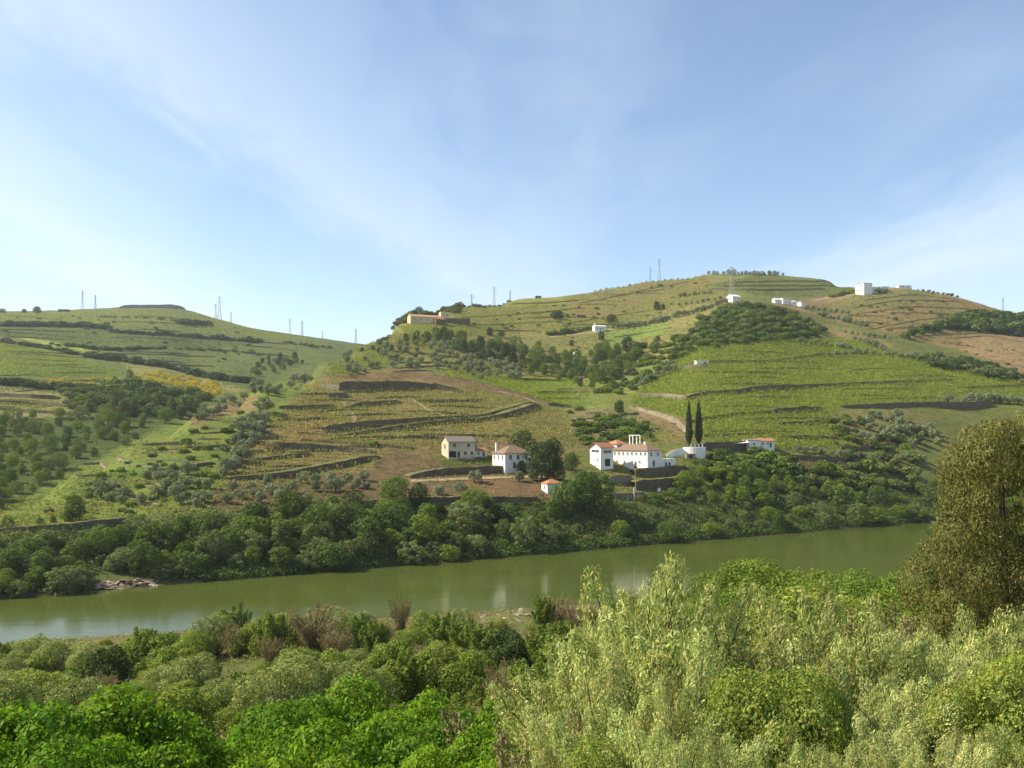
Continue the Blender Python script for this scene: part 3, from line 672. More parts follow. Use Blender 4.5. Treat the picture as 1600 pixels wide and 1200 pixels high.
for P0 in ([(700, 510), (790, 507), (880, 502)], [(720, 497), (800, 492), (890, 484)], [(905, 475), (960, 464), (1040, 452)], [(880, 507), (960, 494), (1040, 482)], [(960, 528), (1010, 520), (1050, 512)], [(930, 470), (1000, 455), (1080, 440)], [(1300, 498), (1360, 488), (1440, 478)], [(1330, 482), (1400, 470), (1480, 470)], [(1360, 515), (1440, 500), (1520, 492)], [(1350, 470), (1430, 460), (1500, 470)], [(1480, 530), (1540, 525), (1600, 535)]):
    wall([(u_, y_, 1.3) for u_, y_ in P0], f'faint contour bank on the upper slopes, {ORD[_k]} from the left', SCHIST, 'faint contour banks of the upper slopes', fillc=(.15, .14, .055)); _k += 1

def path(pl, wd, lab):
    P = []
    for k in range(len(pl) - 1):
        for t in np.linspace(0, 1, 9)[:8 + (k == len(pl) - 2)]: P.append(hit(pl[k][0] + (pl[k+1][0] - pl[k][0]) * t, pl[k][1] + (pl[k+1][1] - pl[k][1]) * t))
    P = np.array(P); T = np.gradient(P[:, :2], axis=0); T /= np.linalg.norm(T, axis=1, keepdims=True) + 1e-9; B = np.stack([-T[:, 1], T[:, 0]], 1)
    V = np.stack([np.c_[P[:, :2] + B * o_, ground(P[:, 0] + B[:, 0] * o_, P[:, 1] + B[:, 1] * o_) + .14] for o_ in np.linspace(-wd / 2, wd / 2, 5)], 1).reshape(-1, 3)
    tn = np.empty((len(V), 3)); tn[:] = (.30, .235, .15)
    tag(link('path', mesh_np('path', V, grid_faces(len(P), 5), [GROUND], tn, True)), lab, 'path', kind='structure')
for pl, wd, lab in (([(858, 527), (900, 523), (935, 519), (960, 514)], 3.5, 'farm track to the lone white farmhouse'), ([(700, 661), (770, 655), (815, 644), (838, 630), (822, 622), (780, 612)], 2.5, 'dirt track turning at the hairpin corner'), ([(546, 668), (556, 655), (545, 640), (536, 628)], 1.5, 'steep footpath crossing the young vines'), ([(700, 652), (668, 640), (650, 628), (624, 614)], 1.5, 'zigzag footpath between dark walls'), ([(1270, 470), (1310, 463), (1342, 457)], 5, 'pale track to the ridge-top building'), ([(640, 752), (740, 748), (850, 744)], 3, 'dirt road below the grey terrace wall')):
    path(pl, wd, lab)

def fine_walls(P, y0, y1, st, l0, l1, h, label, group, slope=.05, avoid=None, fc=(.14, .12, .055), mats=(SCHIST,)):
    xs_ = [p[0] for p in P]; lst = []
    for y in np.arange(y0, y1, st):
        for a in range(7):
            L = R.uniform(l0, l1); ua = R.uniform(min(xs_), max(xs_) - L * .5); sl_ = R.normal() * slope; ya = y + R.normal() * st * .25; ub = ua + L; yb_ = ya + sl_ * L
            if not all(inpoly(np.array(x), np.array(q), P) for x, q in ((ua, ya), (ub, yb_), ((ua + ub) / 2, (ya + yb_) / 2))): continue
            if avoid and avoid(ua, ub, ya): continue
            if any(abs(ya - q[1]) < st * .8 and ua < q[2] + 8 and ub > q[0] - 8 for q in lst): continue
            lst.append((ua, ya, ub, yb_))
    for i, (ua, ya, ub, yb_) in enumerate(sorted(lst, key=lambda q: q[1])):
        m_ = (ua + ub) / 2; wall([(ua, ya, h * .6), (m_ - (ub - ua) * .2, ya + (yb_ - ya) * .3 - 1, h), (m_ + (ub - ua) * .2, ya + (yb_ - ya) * .7 - 1, h), (ub, yb_, h * .6)], f'{label}, {ORD[i]} from the top', mats[i % len(mats)], group, fillc=fc)
fine_walls([(425, 690), (480, 612), (700, 612), (840, 640), (880, 680), (690, 682), (640, 700), (600, 712), (500, 745), (370, 745)], 618, 745, 8, 50, 130, 3.3, 'thin low terrace wall among the young vines', 'thin walls among the young vines')
fine_walls([(60, 805), (130, 745), (300, 655), (400, 612), (420, 650), (350, 740), (330, 790)], 640, 800, 8, 30, 90, 2.4, 'thin bank on the grassy spur end', 'thin banks of the spur end', .04, None, (.13, .15, .04), (SCHIST, PALE_OR_SUNLIT_STONE))
fine_walls([(1010, 625), (1085, 548), (1350, 540), (1600, 602), (1600, 625), (1310, 636), (1300, 690), (1100, 684)], 548, 690, 9, 70, 170, 2.3, 'thin terrace line inside the bright vineyard', 'thin lines of the bright vineyard', .02, lambda a, b, y: a < 1105 and y > 620, (.13, .165, .035))
fine_walls([(570, 560), (640, 524), (800, 566), (835, 595), (700, 580), (580, 585)], 535, 590, 8, 50, 110, 2.2, 'thin wall inside the upper olive grove', 'thin walls of the olive grove', .08)
fine_walls([(700, 512), (900, 468), (1080, 432), (1110, 440), (1050, 490), (900, 540), (760, 520)], 448, 540, 7, 60, 140, 1.7, 'faint terrace line on the main slope', 'faint terrace lines of the main slope', .06, None, (.16, .145, .055))
fine_walls([(1290, 500), (1350, 462), (1450, 452), (1560, 490), (1600, 585), (1480, 545), (1400, 530)], 462, 585, 8, 60, 130, 1.6, 'faint terrace line on the brown hill', 'faint terrace lines of the brown hill', .05, None, (.20, .145, .078))
fine_walls([(895, 645), (985, 642), (1050, 690), (930, 702), (895, 695)], 648, 702, 8, 25, 60, 2.6, 'low garden terrace wall above the manor', 'garden terraces above the manor', .05, None, (.17, .13, .07), (PALE_OR_SUNLIT_STONE, SCHIST))
fine_walls([(-30, 590), (120, 560), (190, 588), (130, 640), (-30, 660)], 560, 655, 7, 50, 110, 2.0, 'low wall on the near shoulder of the left hill', 'low walls of the left shoulder', .05, None, (.12, .13, .04))

# ------------------------------------------------------------------ buildings
def loc_obj(name, u, y, rz, label, cat, group=None, zoff=0.0):
    p = hit(u, y); o = bpy.data.objects.new(name, None); COL.objects.link(o)
    o.location = (p[0], p[1], p[2] + zoff); o.rotation_euler = (0, 0, math.radians(rz)); tag(o, label, cat, group); o['px'] = 0; del o['px']
    return o, p[1] / F
def window(o, face, a, z, w_, h_, W, D, door=False, fr=PLASTER, pane=None, nm=None):
    """an opening on a face of a W x D block centred on the origin: frame proud of the wall, pane set in it"""
    t = .07
    def bx(m, a0, a1, z0, z1, d0, d1):
        if face == 'f': m.box(a0, a1, -D/2 - d1, -D/2 + d0, z0, z1)
        elif face == 'b': m.box(a0, a1, D/2 - d0, D/2 + d1, z0, z1)
        elif face == 'l': m.box(-W/2 - d1, -W/2 + d0, a0, a1, z0, z1)
        else: m.box(W/2 - d0, W/2 + d1, a0, a1, z0, z1)
    m = MB(); bx(m, a - w_/2, a + w_/2, z, z + h_, .02, .03)
    wn = m.build(nm or ('door' if door else 'window'), pane or (WOOD if door else GLASS), o)
    m = MB()
    bx(m, a - w_/2 - t, a - w_/2, z, z + h_ + t, .02, .09); bx(m, a + w_/2, a + w_/2 + t, z, z + h_ + t, .02, .09); bx(m, a - w_/2, a + w_/2, z + h_, z + h_ + t, .02, .088)
    if not door:
        bx(m, a - w_/2 - t, a + w_/2 + t, z - .12, z, .02, .14); bx(m, a - .03, a + .03, z, z + h_, .02, .05)
    m.build('frame', fr, wn)
def block(o, W, D, H, roof, rh, wallm, roofm, ov=.35, x0=0, y0=0, base=-3.0, wn='wall', rn='roof', z0=0):
    hw, hd = W / 2, D / 2
    m = MB()
    V = [(x0-hw,y0-hd,base),(x0+hw,y0-hd,base),(x0+hw,y0+hd,base),(x0-hw,y0+hd,base),(x0-hw,y0-hd,H),(x0+hw,y0-hd,H),(x0+hw,y0+hd,H),(x0-hw,y0+hd,H)]
    Fc = [[0,3,2,1],[0,1,5,4],[1,2,6,5],[2,3,7,6],[3,0,4,7]]
    if roof == 'gx': V += [(x0-hw,y0,H+rh),(x0+hw,y0,H+rh)]; Fc += [[3,0,4,8,7],[1,2,6,9,5],[4,5,9,8],[6,7,8,9]]; Fc = [f for f in Fc if f not in ([3,0,4,7],[1,2,6,5])]
    elif roof == 'gy': V += [(x0,y0-hd,H+rh),(x0,y0+hd,H+rh)]; Fc += [[0,1,5,8,4],[2,3,7,9,6],[5,6,9,8],[7,4,8,9]]; Fc = [f for f in Fc if f not in ([0,1,5,4],[2,3,7,6])]
    else: Fc += [[4,5,6,7]]
    m.add(V, Fc); m.build(wn, wallm, o)
    m = MB(); a, b = hw + ov, hd + ov; th = .16
    def slab(top):
        n = len(top); V = [(x, y, z + th) for x, y, z in top] + list(top)
        return V, [list(range(n)), list(range(2*n - 1, n - 1, -1))] + [[i, i + n, (i + 1) % n + n, (i + 1) % n] for i in range(n)]
    e = H - rh * ov / (hd if roof == 'gx' else hw) if roof in ('gx', 'gy') else H
    if roof == 'gx':
        for s in (-1, 1):
            q = [(x0-a, y0+s*b, e), (x0+a, y0+s*b, e), (x0+a, y0, H+rh), (x0-a, y0, H+rh)]; m.add(*slab(q if s < 0 else q[::-1]))
    elif roof == 'gy':
        for s in (-1, 1):
            q = [(x0+s*a, y0+b, e), (x0+s*a, y0-b, e), (x0, y0-b, H+rh), (x0, y0+b, H+rh)]; m.add(*slab(q if s < 0 else q[::-1]))
    elif roof == 'hip':
        r = max(hw, hd) - min(hw, hd); rx, ry = (r, 0) if hw >= hd else (0, r)
        if rx + ry < .3: rx = .3
        A, B_, C_, D_ = (x0-a,y0-b,H), (x0+a,y0-b,H), (x0+a,y0+b,H), (x0-a,y0+b,H)
        V = [A, B_, C_, D_, (x0-rx, y0-ry, H+rh), (x0+rx, y0+ry, H+rh)] + [(x, y, z - .14) for x, y, z in (A, B_, C_, D_)]
        Fs = [[0,1,5,4],[1,2,5],[2,3,4,5],[3,0,4]] if hw >= hd else [[0,1,4],[1,2,5,4],[2,3,5],[3,0,4,5]]
        m.add(V, Fs + [[6,7,1,0],[7,8,2,1],[8,9,3,2],[9,6,0,3],[9,8,7,6]])
    elif roof == 'mono':
        m.add(*slab([(x0-a,y0-b,H+.02),(x0+a,y0-b,H+.02),(x0+a,y0+b,H+rh),(x0-a,y0+b,H+rh)]))
    elif roof == 'flat':
        m.box(x0-hw-.06, x0+hw+.06, y0-hd-.06, y0+hd+.06, H+.003, H+.3)
    if m.v: m.build(rn, roofm, o)
def chimney(o, x, y, z0, z1, s=.35, m_=PLASTER):
    MB().box(x-s, x+s, y-s, y+s, z0, z1).box(x-s-.08, x+s+.08, y-s-.08, y+s+.08, z1+.002, z1+.18).build('chimney', m_, o)

# cream two-storey house
o, k = loc_obj('cream_house', 716, 714, 24, 'cream two-storey house with grey-brown gable roof and dark garage opening', 'house')
W_, D_ = 40 * k / math.cos(math.radians(24)), 7.0
block(o, W_, D_, 5.3, 'gx', 1.7, CREAM, TILE_GREY)
for a in (-.28, .25): window(o, 'f', a * W_, 3.5, 1.0, 1.1, W_, D_, fr=CREAM)
for a in (.13, .38): window(o, 'f', a * W_, .8, .95, 1.1, W_, D_, fr=CREAM)
window(o, 'f', -.35 * W_, 0, 2.6, 2.1, W_, D_, True, CREAM, DARK, 'garage_opening'); window(o, 'f', -.12 * W_, 0, .8, 1.9, W_, D_, True, CREAM, DARK)
window(o, 'l', 0, 3.1, .9, 1.2, W_, D_, fr=CREAM)
# small shed and post beside it
o, k = loc_obj('garden_shed', 749, 713, 22, 'tiny white shed with orange tiled roof beside the cream house', 'shed')
block(o, 4.6, 3, 1.9, 'gx', .8, PLASTER, TILE_ORANGE, .2); window(o, 'f', -.9, .7, .7, .7, 4.6, 3); window(o, 'f', 1.0, 0, .8, 1.7, 4.6, 3, True)
o, k = loc_obj('stone_post', 743, 713, 10, 'tall pale post standing between the cream house and white house', 'post')
m = MB(); m.box(-.28, .28, -.28, .28, -1.5, 4.3).box(-.36, .36, -.36, .36, 4.302, 4.5); m.build('shaft', PALE_OR_SUNLIT_STONE, o); MB().box(-.2, .2, -.2, .2, 4.502, 4.8).build('cap', PALE_OR_SUNLIT_STONE, o)
# white hip-roofed house
o, k = loc_obj('hip_roofed_house', 800, 732, 30, 'white house with brown hipped roof beside the dark cedars', 'house')
block(o, 10.2, 8.6, 5.2, 'hip', 2.6, PLASTER, TILE_BROWN, .45, base=-4)
for a in (-2.6, .2, 3.0): window(o, 'l', a, 3.1, .85, 1.4, 10.2, 8.6)
for a in (-3.1, -.2, 3.0): window(o, 'f', a, 3.1, .95, 1.5, 10.2, 8.6)
window(o, 'f', -1.6, .2, 1.0, 2.0, 10.2, 8.6, True); chimney(o, -4.2, 3.2, 3, 8.4, .3)
# orange roofed hut among the trees
o, k = loc_obj('roadside_hut', 862, 768, 25, 'small white hut with orange roof half hidden by riverside trees', 'hut')
block(o, 5, 4, 2.6, 'hip', 1.2, PLASTER, TILE_ORANGE, .3); window(o, 'l', 0, .9, .8, .9, 5, 4); window(o, 'f', .5, 0, .9, 1.9, 5, 4, True)
# manor: long white block with hip roof
o, k = loc_obj('manor_house', 992, 729, 40, 'long white manor house with tiled hip roof above garden walls', 'manor house', zoff=.3)
MW, MD = 7.6, 18.5
block(o, MW, MD, 5.6, 'hip', 2.0, PLASTER, TILE_BROWN, .4, base=-5)
for i, a in enumerate(np.linspace(-8.2, 8.2, 9)): window(o, 'l', a, 3.9, .75, .95, MW, MD)
for a in (-5.6, -2.2, 1.5, 5.0): window(o, 'l', a, 1.1, .7, .8, MW, MD)
for a in (-2, 1.6): window(o, 'f', a, 3.6, .95, 1.3, MW, MD)
window(o, 'f', -.6, 0, 1.1, 2.1, MW, MD, True); window(o, 'l', -3.8, -.6, 1.0, 2.2, MW, MD, True); chimney(o, .4, -4.5, 6, 8.4, .4)
m = MB(); m.box(MW/2, MW/2 + 8.0, -MD/2 + .4, -MD/2 + 4.0, -5, 2.3).box(MW/2 - .0 + .01, MW/2 + 8.1, -MD/2 + .3, -MD/2 + 4.1, 2.302, 2.5); m.build('annex', PLASTER, o)
for a in (2.2, 4.0): MB().box(MW/2 + a, MW/2 + a + .9, -MD/2 + .33, -MD/2 + .42, -.3, 1.2).build('window', GLASS, o)
o, k = loc_obj('tower_block', 940, 728, 30, 'tall white block with red gable roof at the end of the manor', 'building')
block(o, 5.4, 6.4, 6.6, 'gx', 1.5, PLASTER, TILE_RED, .6, base=-4)
window(o, 'l', 0, 4.9, 4.4, .7, 5.4, 6.4); window(o, 'f', .2, 4.6, 3.4, .9, 5.4, 6.4); window(o, 'l', -1.2, 1.8, .7, .9, 5.4, 6.4); window(o, 'f', .2, 0, 2.2, 2.6, 5.4, 6.4, True, PLASTER, DARK)
o, k = loc_obj('hip_roofed_wing', 964, 715, 36, 'small white wing with bright orange hip roof between tower and manor', 'building')
block(o, 5.4, 5.4, 5.0, 'hip', 1.5, PLASTER, TILE_ORANGE, .4, base=-6)
for a in (-1.4, .2, 1.6): window(o, 'f', a, 3.0, .8, 1.4, 5.4, 5.4)
window(o, 'l', 0, 3.1, .8, 1.2, 5.4, 5.4)
# terrace with railing and pergola behind the manor
o, k = loc_obj('terrace', 985, 708, 36, 'white walled terrace with small pillars behind the manor roof', 'terrace')
MB().box(-7.5, 7.5, -2, 2, -3, 1.4).build('wall', PLASTER, o)
for a in np.linspace(-7.2, 7.2, 11): MB().box(a - .18, a + .18, -2.0 + .02, -1.66, 1.403, 2.4).build('pillar', PLASTER, o)
o, k = loc_obj('pergola', 992, 702, 30, 'tall white pergola frame standing on the manor terrace', 'pergola', zoff=.8)
for x, y in ((-1.7, -1), (1.7, -1), (-1.7, 1), (1.7, 1)): MB().box(x - .16, x + .16, y - .16, y + .16, -1, 4.2).build('post', PLASTER, o)
for y in (-1, 1): MB().box(-2.1, 2.1, y - .14, y + .14, 4.203, 4.5).build('beam', PLASTER, o)
for x in (-1.4, 0, 1.4): MB().box(x - .1, x + .1, -1.4, 1.4, 4.503, 4.68).build('rafter', PLASTER, o)
# round white tank terrace below the cypresses
o, k = loc_obj('round_terrace', 1085, 711, 0, 'round white walled terrace at the foot of the two cypresses', 'terrace')
m = MB(); n = 28; V = []; Fc = []
for i in range(n):
    th = 2 * math.pi * i / n; V += [(4.3*math.cos(th), 3.0*math.sin(th), -3), (4.2*math.cos(th), 2.9*math.sin(th), 2.9)]
for i in range(n): j = (i + 1) % n; Fc.append([2*i, 2*j, 2*j+1, 2*i+1])
Fc.append([2*i + 1 for i in range(n)]); m.add(V, Fc); m.build('wall', PLASTER, o)
for x in (-1.6, -.2, 1.2, 2.6): MB().box(x - .16, x + .16, -2.2, -1.9, 2.903, 3.8 + .3 * (x > 2)).build('pillar', PLASTER, o)
MB().box(-1.9, 1.5, -2.25, -1.85, 3.803, 4.0).build('beam', PLASTER, o)
wl = [(1042, 715, 4), (1054, 714, 11), (1072, 713, 15)]
wall(wl, 'sloping whitewashed wall running down beside the round terrace', PLASTER, None, .4, name='whitewashed_wall', cat='wall')
o, k = loc_obj('stone_oven', 1078, 716, 10, 'small pale stone oven with dark mouth under the round terrace', 'oven')
MB().box(-1.6, 1.6, -1.2, 1.2, -2, 1.7).build('body', PALE_OR_SUNLIT_STONE, o); MB().box(-.6, .5, -1.26, -1.1, .2, 1.2).build('opening', DARK, o)
# cottage on the right
o, k = loc_obj('cottage', 1194, 699, 12, 'low white cottage with bright orange tiled roof above the bushy cliff', 'cottage')
block(o, 6.4, 4.6, 2.6, 'gx', 1.0, PLASTER, TILE_ORANGE, .35)
for a in (-1.9, .3): window(o, 'f', a, 1.0, .8, 1.0, 6.4, 4.6)
window(o, 'f', 1.6, 0, .85, 1.95, 6.4, 4.6, True); window(o, 'r', 0, 1, .8, .9, 6.4, 4.6)
o, k = loc_obj('cottage_barn', 1174, 700, 12, 'white barn with dull brown roof joined to the cottage end', 'barn')
block(o, 5.4, 4.6, 2.9, 'mono', .5, PLASTER, TILE_GREY, .15, base=-3); window(o, 'f', 0, 1.1, .9, .9, 5.4, 4.6); window(o, 'l', 0, 0, 1.2, 2, 5.4, 4.6, True)
o, k = loc_obj('lean_to', 1156, 701, 10, 'low open lean-to with pale sheet roof beside the barn', 'shelter')
m = MB(); m.add([(-3.4,-1.8,1.9),(3.2,-1.8,2.3),(3.2,1.8,2.6),(-3.4,1.8,2.2),(-3.4,-1.8,2.0),(3.2,-1.8,2.4),(3.2,1.8,2.7),(-3.4,1.8,2.3)], [[0,3,2,1],[4,5,6,7],[0,1,5,4],[1,2,6,5],[2,3,7,6],[3,0,4,7]]); m.build('sheet_roof', PLASTER, o)
for x, y in ((-3.1,-1.5),(2.9,-1.5),(-3.1,1.5),(2.9,1.5)): MB().box(x-.1, x+.1, y-.1, y+.1, -1, 1.95 + .06 * (x + 3.1)).build('post', WOOD, o)
# hillside houses
def small(nm, u, y, rz, W, D, H, roof, rh, wm, rm, lab, cat, wins=(), base=-2.5):
    o, k = loc_obj(nm, u, y, rz, lab, cat); block(o, W, D, H, roof, rh, wm, rm, .3, base=base)
    for (f, a, z, ww, hh) in wins: window(o, f, a, z, ww, hh, W, D)
    return o
o = small('white_farmhouse', 936, 517, 18, 9.5, 5, 3.4, 'gx', .9, PLASTER, PLASTER, 'lone white farmhouse on the middle of the main slope', 'house', [('f', -2.5, 1.2, .9, 1.1), ('f', 2.2, 1.2, .9, 1.1), ('f', 0, .2, 1, 2)])
chimney(o, -3.5, 0, 3.5, 5.6, .4)
small('stone_ruin', 907, 496, 22, 8.5, 4, 2.0, 'gx', 1.0, SCHIST, TILE_RED, 'long low stone building with rusty roof above the lone white farmhouse', 'building', [('f', -2, .6, 1, 1)])
small('water_tank', 899, 556, 15, 2.4, 2.4, 2.6, 'flat', 0, PLASTER, PLASTER, 'tiny white cube hut among the trees of the gully', 'hut', [('f', 0, .8, .8, .8)])
small('stone_hut', 1096, 570, 6, 7.0, 3.6, 2.0, 'mono', .4, PLASTER, PLASTER, 'small white flat hut on a stone platform above the bright vineyard', 'hut', [('f', 1.2, .3, .8, 1.4), ('f', 2.4, .6, .6, .7)])
small('knoll_house', 1146, 471, 28, 9, 8, 3.8, 'gx', 1.9, PLASTER, PLASTER, 'white gabled house on top of the bushy knoll beside the pylon', 'house', [('f', -2, 1.3, .9, 1.1), ('f', 2, 1.3, .9, 1.1), ('l', 0, 1.3, 1, 1.2)])
o, k = loc_obj('hilltop_winery', 1362, 458, 14, 'large white modern building with stepped blocks on the ridge top', 'building')
block(o, 9.5, 13.5, 8.6, 'mono', .8, PLASTER, TILE_GREY, .3, -9, 0, -5, 'tall_block', 'roof')
block(o, 14, 10, 5.8, 'flat', 0, PLASTER, PLASTER, 0, 4.4, 3, -5, 'middle_block', 'parapet')
block(o, 9, 9, 7.2, 'mono', .8, PLASTER, GREY, .2, 16.0, 5, -5, 'end_block', 'end_roof')
for yy, z, s in ((-3, 6.2, 2.2), (3.5, 2.0, 1.6), (-4, 1.2, 2.0)): MB().box(-13.82, -13.7, yy - s/2, yy + s/2, z, z + 1.2).build('window', GLASS, o)
for x in (2, 6, 17): MB().box(x, x + 1.8, -2.15 + (2.55 if x > 12 else 0), -1.9 + (2.55 if x > 12 else 0), 1.5, 3.0).build('window', GLASS, o)
small('low_white_annex', 1412, 448, 12, 15, 5, 2.6, 'mono', .8, PLASTER, PLASTER, 'long low white annex beyond the big ridge-top building', 'building', [('f', -3, .8, 1.5, 1.0), ('f', 3, .8, 1.5, 1)])
for i, (u, y, W, H, lab) in enumerate([(1214, 474, 7, 3, 'leftmost'), (1226, 475, 8, 4.4, 'tallest'), (1238, 477, 6, 3, 'third from the left'), (1252, 479, 8, 3.4, 'rightmost')]):
    small('village_house', u, y, 15 + 9 * i, W, 5, H, 'gx', 1.2, PLASTER, TILE_BROWN if i % 2 else PLASTER, f'{lab} of the four small white houses behind the bushy knoll', 'house', [('f', 0, 1, .9, 1)])
# roofless ochre farm on the spur top
o, k = loc_obj('ochre_farm', 663, 505, 24, 'long ochre farmhouse with faded orange roof high on the spur', 'farmhouse')
block(o, 24, 8, 4.2, 'gx', 1.9, OCHRE, TILE_FADED, .3, base=-4)
for a in (-9, -4, 1): window(o, 'f', a, 1.4, 1.1, 1.3, 24, 8)
MB().box(6, 13.5, -9, -4.1, -4, 2.2).build('stone_annex', SCHIST, o)
m = MB(); m.add([(5.8,-9.3,2.25),(13.7,-9.3,2.25),(13.7,-4.03,3.7),(5.8,-4.03,3.7),(5.8,-9.3,2.4),(13.7,-9.3,2.4),(13.7,-4.03,3.85),(5.8,-4.03,3.85)], [[0,3,2,1],[4,5,6,7],[0,1,5,4],[1,2,6,5],[2,3,7,6],[3,0,4,7]]); m.build('annex_roof', TILE_RED, o)
small('ochre_ruin', 695, 499, 20, 8, 6, 5.5, 'none', 0, OCHRE, OCHRE, 'roofless ochre gable shell behind the long orange roof', 'ruin', [('f', 1, 2, 1, 1.4)], -4)
small('stone_barn', 708, 505, 4, 26, 5, 3.2, 'mono', .6, SCHIST, GREY, 'long grey stone barn ending the ochre farm', 'barn', [('f', -6, .8, 1.2, 1.2)], -4)
small('stone_shed', 622, 507, 20, 4, 4, 3.6, 'flat', 0, GREY, GREY, 'small dark stone shed below the skyline trees of the spur', 'shed', [('f', 0, .8, .8, 1)])
small('skyline_hut', 841, 461, 5, 6, 4, 1.8, 'mono', .3, WOOD, GREY, 'tiny dark hut on the saddle of the skyline', 'hut', [('f', 0, .5, .8, .8)])
small('left_hill_shed', 100, 487, 5, 15, 6, 3.0, 'mono', .8, WOOD, GREY, 'low dark shed on the skyline of the left hill', 'shed', [('f', 0, .8, 1.8, 1)])
# signs and markers on the far road
for nm, u, y, h, lab in (('white_marker', 1003, 762, 2.0, 'white marker plate on the tall dark garden wall'), ('road_marker', 1353, 752, 2.2, 'small white marker post above the trees at the far right'), ('river_marker', 1030, 774, 2.0, 'white round marker above the palm by the roadside wall')):
    o, k = loc_obj(nm, u, y, 0, lab, 'marker', zoff=0)
    MB().bar((0, 0, -1), (0, 0, h), .06).build('post', STEEL, o); MB().box(-.45, .45, -.07, -.02, h - .7, h + .4).build('plate', PLASTER, o)
o, k = loc_obj('warning_post', 991, 780, 0, 'white and orange post in front of the roadside wall', 'post')
MB().box(-.22, .22, -.22, .22, -1, 3.6).build('shaft', PLASTER, o); MB().box(.4, .9, -.2, .2, -1, 1.6).build('orange_board', TILE_ORANGE, o)

# ------------------------------------------------------------------ pylons
def pylon(u, ytop, ybase, lab, arms=3, wid=.17):
    p = hit(u, ybase); h = (ybase - ytop) * p[1] / F; b = h * wid * .5; t = h * .02; r = max(.08, .00012 * p[1])
    o = bpy.data.objects.new('transmission_tower', None); COL.objects.link(o); o.location = p; o.rotation_euler = (0, 0, R.uniform(-.5, .5)); tag(o, lab, 'pylon', 'pylons along the skyline')
    def c(s, q, f): e = b + (t - b) * min(1, f / .68) if f < .68 else t; return (s * e, q * e, h * f)
    sg = [(-1, -1), (1, -1), (1, 1), (-1, 1)]
    for s, q in sg: MB().tube([(s * b, q * b, -2), c(s, q, .68), c(s, q, 1)], [r, r * .9, r * .7], 4).build('leg', STEEL, o)
    m = MB(); lv = np.linspace(0, 1, 9)
    for i in range(8):
        for k2 in range(4):
            s0, s1 = sg[k2], sg[(k2 + 1) % 4]; m.bar(c(*s0, lv[i]), c(*s1, lv[i + 1]), r * .55)
            m.bar(c(*s1, lv[i]), c(*s0, lv[i + 1]), r * .55)
    m.build('lattice', STEEL, o)
    for a in range(arms):
        f = .72 + .11 * a; L = h * (.15 - .025 * a)
        MB().bar((-L, 0, h * f), (L, 0, h * f), r * .7).bar((-L, 0, h * f), (0, 0, h * (f + .05)), r * .5).bar((L, 0, h * f), (0, 0, h * (f + .05)), r * .5).build('cross_arm', STEEL, o)
for u, a, b, lab in [(129, 454, 484, 'taller of the two pylons left of the flat hilltop wall'), (149, 461, 484, 'shorter of the two pylons left of the flat hilltop wall'),
    (337, 474, 497, 'shorter pylon of the pair right of the flat hilltop wall'), (343, 461, 497, 'tallest pylon on the shoulder of the left hill'), (361, 485, 501, 'small pylon just below the tallest one on the left hill'),
    (453, 498, 522, 'left of the twin pylons low in the saddle'), (472, 501, 524, 'right of the twin pylons low in the saddle'), (504, 517, 528, 'tiny distant pylon at the lowest part of the saddle'), (556, 512, 534, 'pylon where the saddle meets the central spur'),
    (737, 451, 472, 'first pylon above the row of round skyline trees'), (772, 435, 468, 'tallest pylon above the row of round skyline trees'), (797, 447, 465, 'third pylon above the row of round skyline trees'),
    (1016, 412, 436, 'shorter of the two pylons near the main summit'), (1030, 398, 434, 'taller of the two pylons near the main summit'), (1143, 416, 468, 'largest pylon, standing behind the knoll house'), (1567, 465, 487, 'faint pylon at the far right skyline')]:
    pylon(u, a, b, lab)

# ------------------------------------------------------------------ trees and shrubs of the far side
# orchard above the riverside trees
for nm, lst in (('upper', [(255,475),(360,470),(475,445),(685,425),(770,420),(870,415),(975,415),(1075,410)]), ('middle', [(295,520),(380,510),(495,495),(625,490),(775,475),(895,480),(1000,470),(1090,460)]), ('lower', [(220,550),(430,545),(545,530),(725,545)])):
    for i, (x, y) in enumerate(sorted(lst)):
        plant_px('olive_tree', 300 + x / 4, 640 + y / 4 + 9, R.uniform(16, 20), f'{ORD[i]} olive from the left in the {nm} row of the brown orchard', 'olive tree', 'olives of the brown orchard', 1.05)
for i, (x, y, lab) in enumerate([(540, 550, 'olive casting a shadow on the earth bank below the grey terrace wall'), (915, 545, 'olive directly below the white hip-roofed house'), (1040, 540, 'olive at the foot of the dark cedars'), (245, 660, 'small olive left of a pair on the lower earth bank'), (420, 650, 'rounder olive on the lower earth bank above the dark wall'), (-440, 600, 'lone olive near the bare earth mound')]):
    plant_px('olive_tree', 640 + x / 5.333, 640 + y / 5.333 + 10, 20, lab, 'olive tree', None, 1.1)
grove('olive_tree', [(545, 590), (535, 560), (600, 532), (700, 536), (790, 562), (830, 592), (760, 597), (690, 577), (600, 575)], 85, 9, 10, 14, 'olive in the grove on the upper spur', 'olive tree', 'olive grove on the upper spur')
grove('olive_tree', [(290, 652), (400, 606), (490, 582), (495, 596), (400, 628), (300, 662)], 34, 6, 11, 15, 'olive along the grassy spur crest', 'olive tree', 'olives along the spur crest')
grove('olive_tree', [(405, 640), (420, 650), (395, 700), (370, 750), (342, 752), (365, 700)], 22, 9, 18, 26, 'large olive in the strip beside the young vines', 'olive tree', 'olives of the dividing strip', 1.1)
grove('olive_tree', [(140, 762), (290, 735), (330, 760), (320, 795), (150, 790)], 22, 14, 15, 22, 'olive on the lower grass of the spur', 'olive tree', 'olives on the lower grass', 1.1)
for u, y, lab in ((243, 733, 'single small olive above the low wall, nearer the valley'), (271, 735, 'single small olive above the low wall, nearer the olive strip')): plant_px('olive_tree', u, y, 15, lab, 'olive tree')
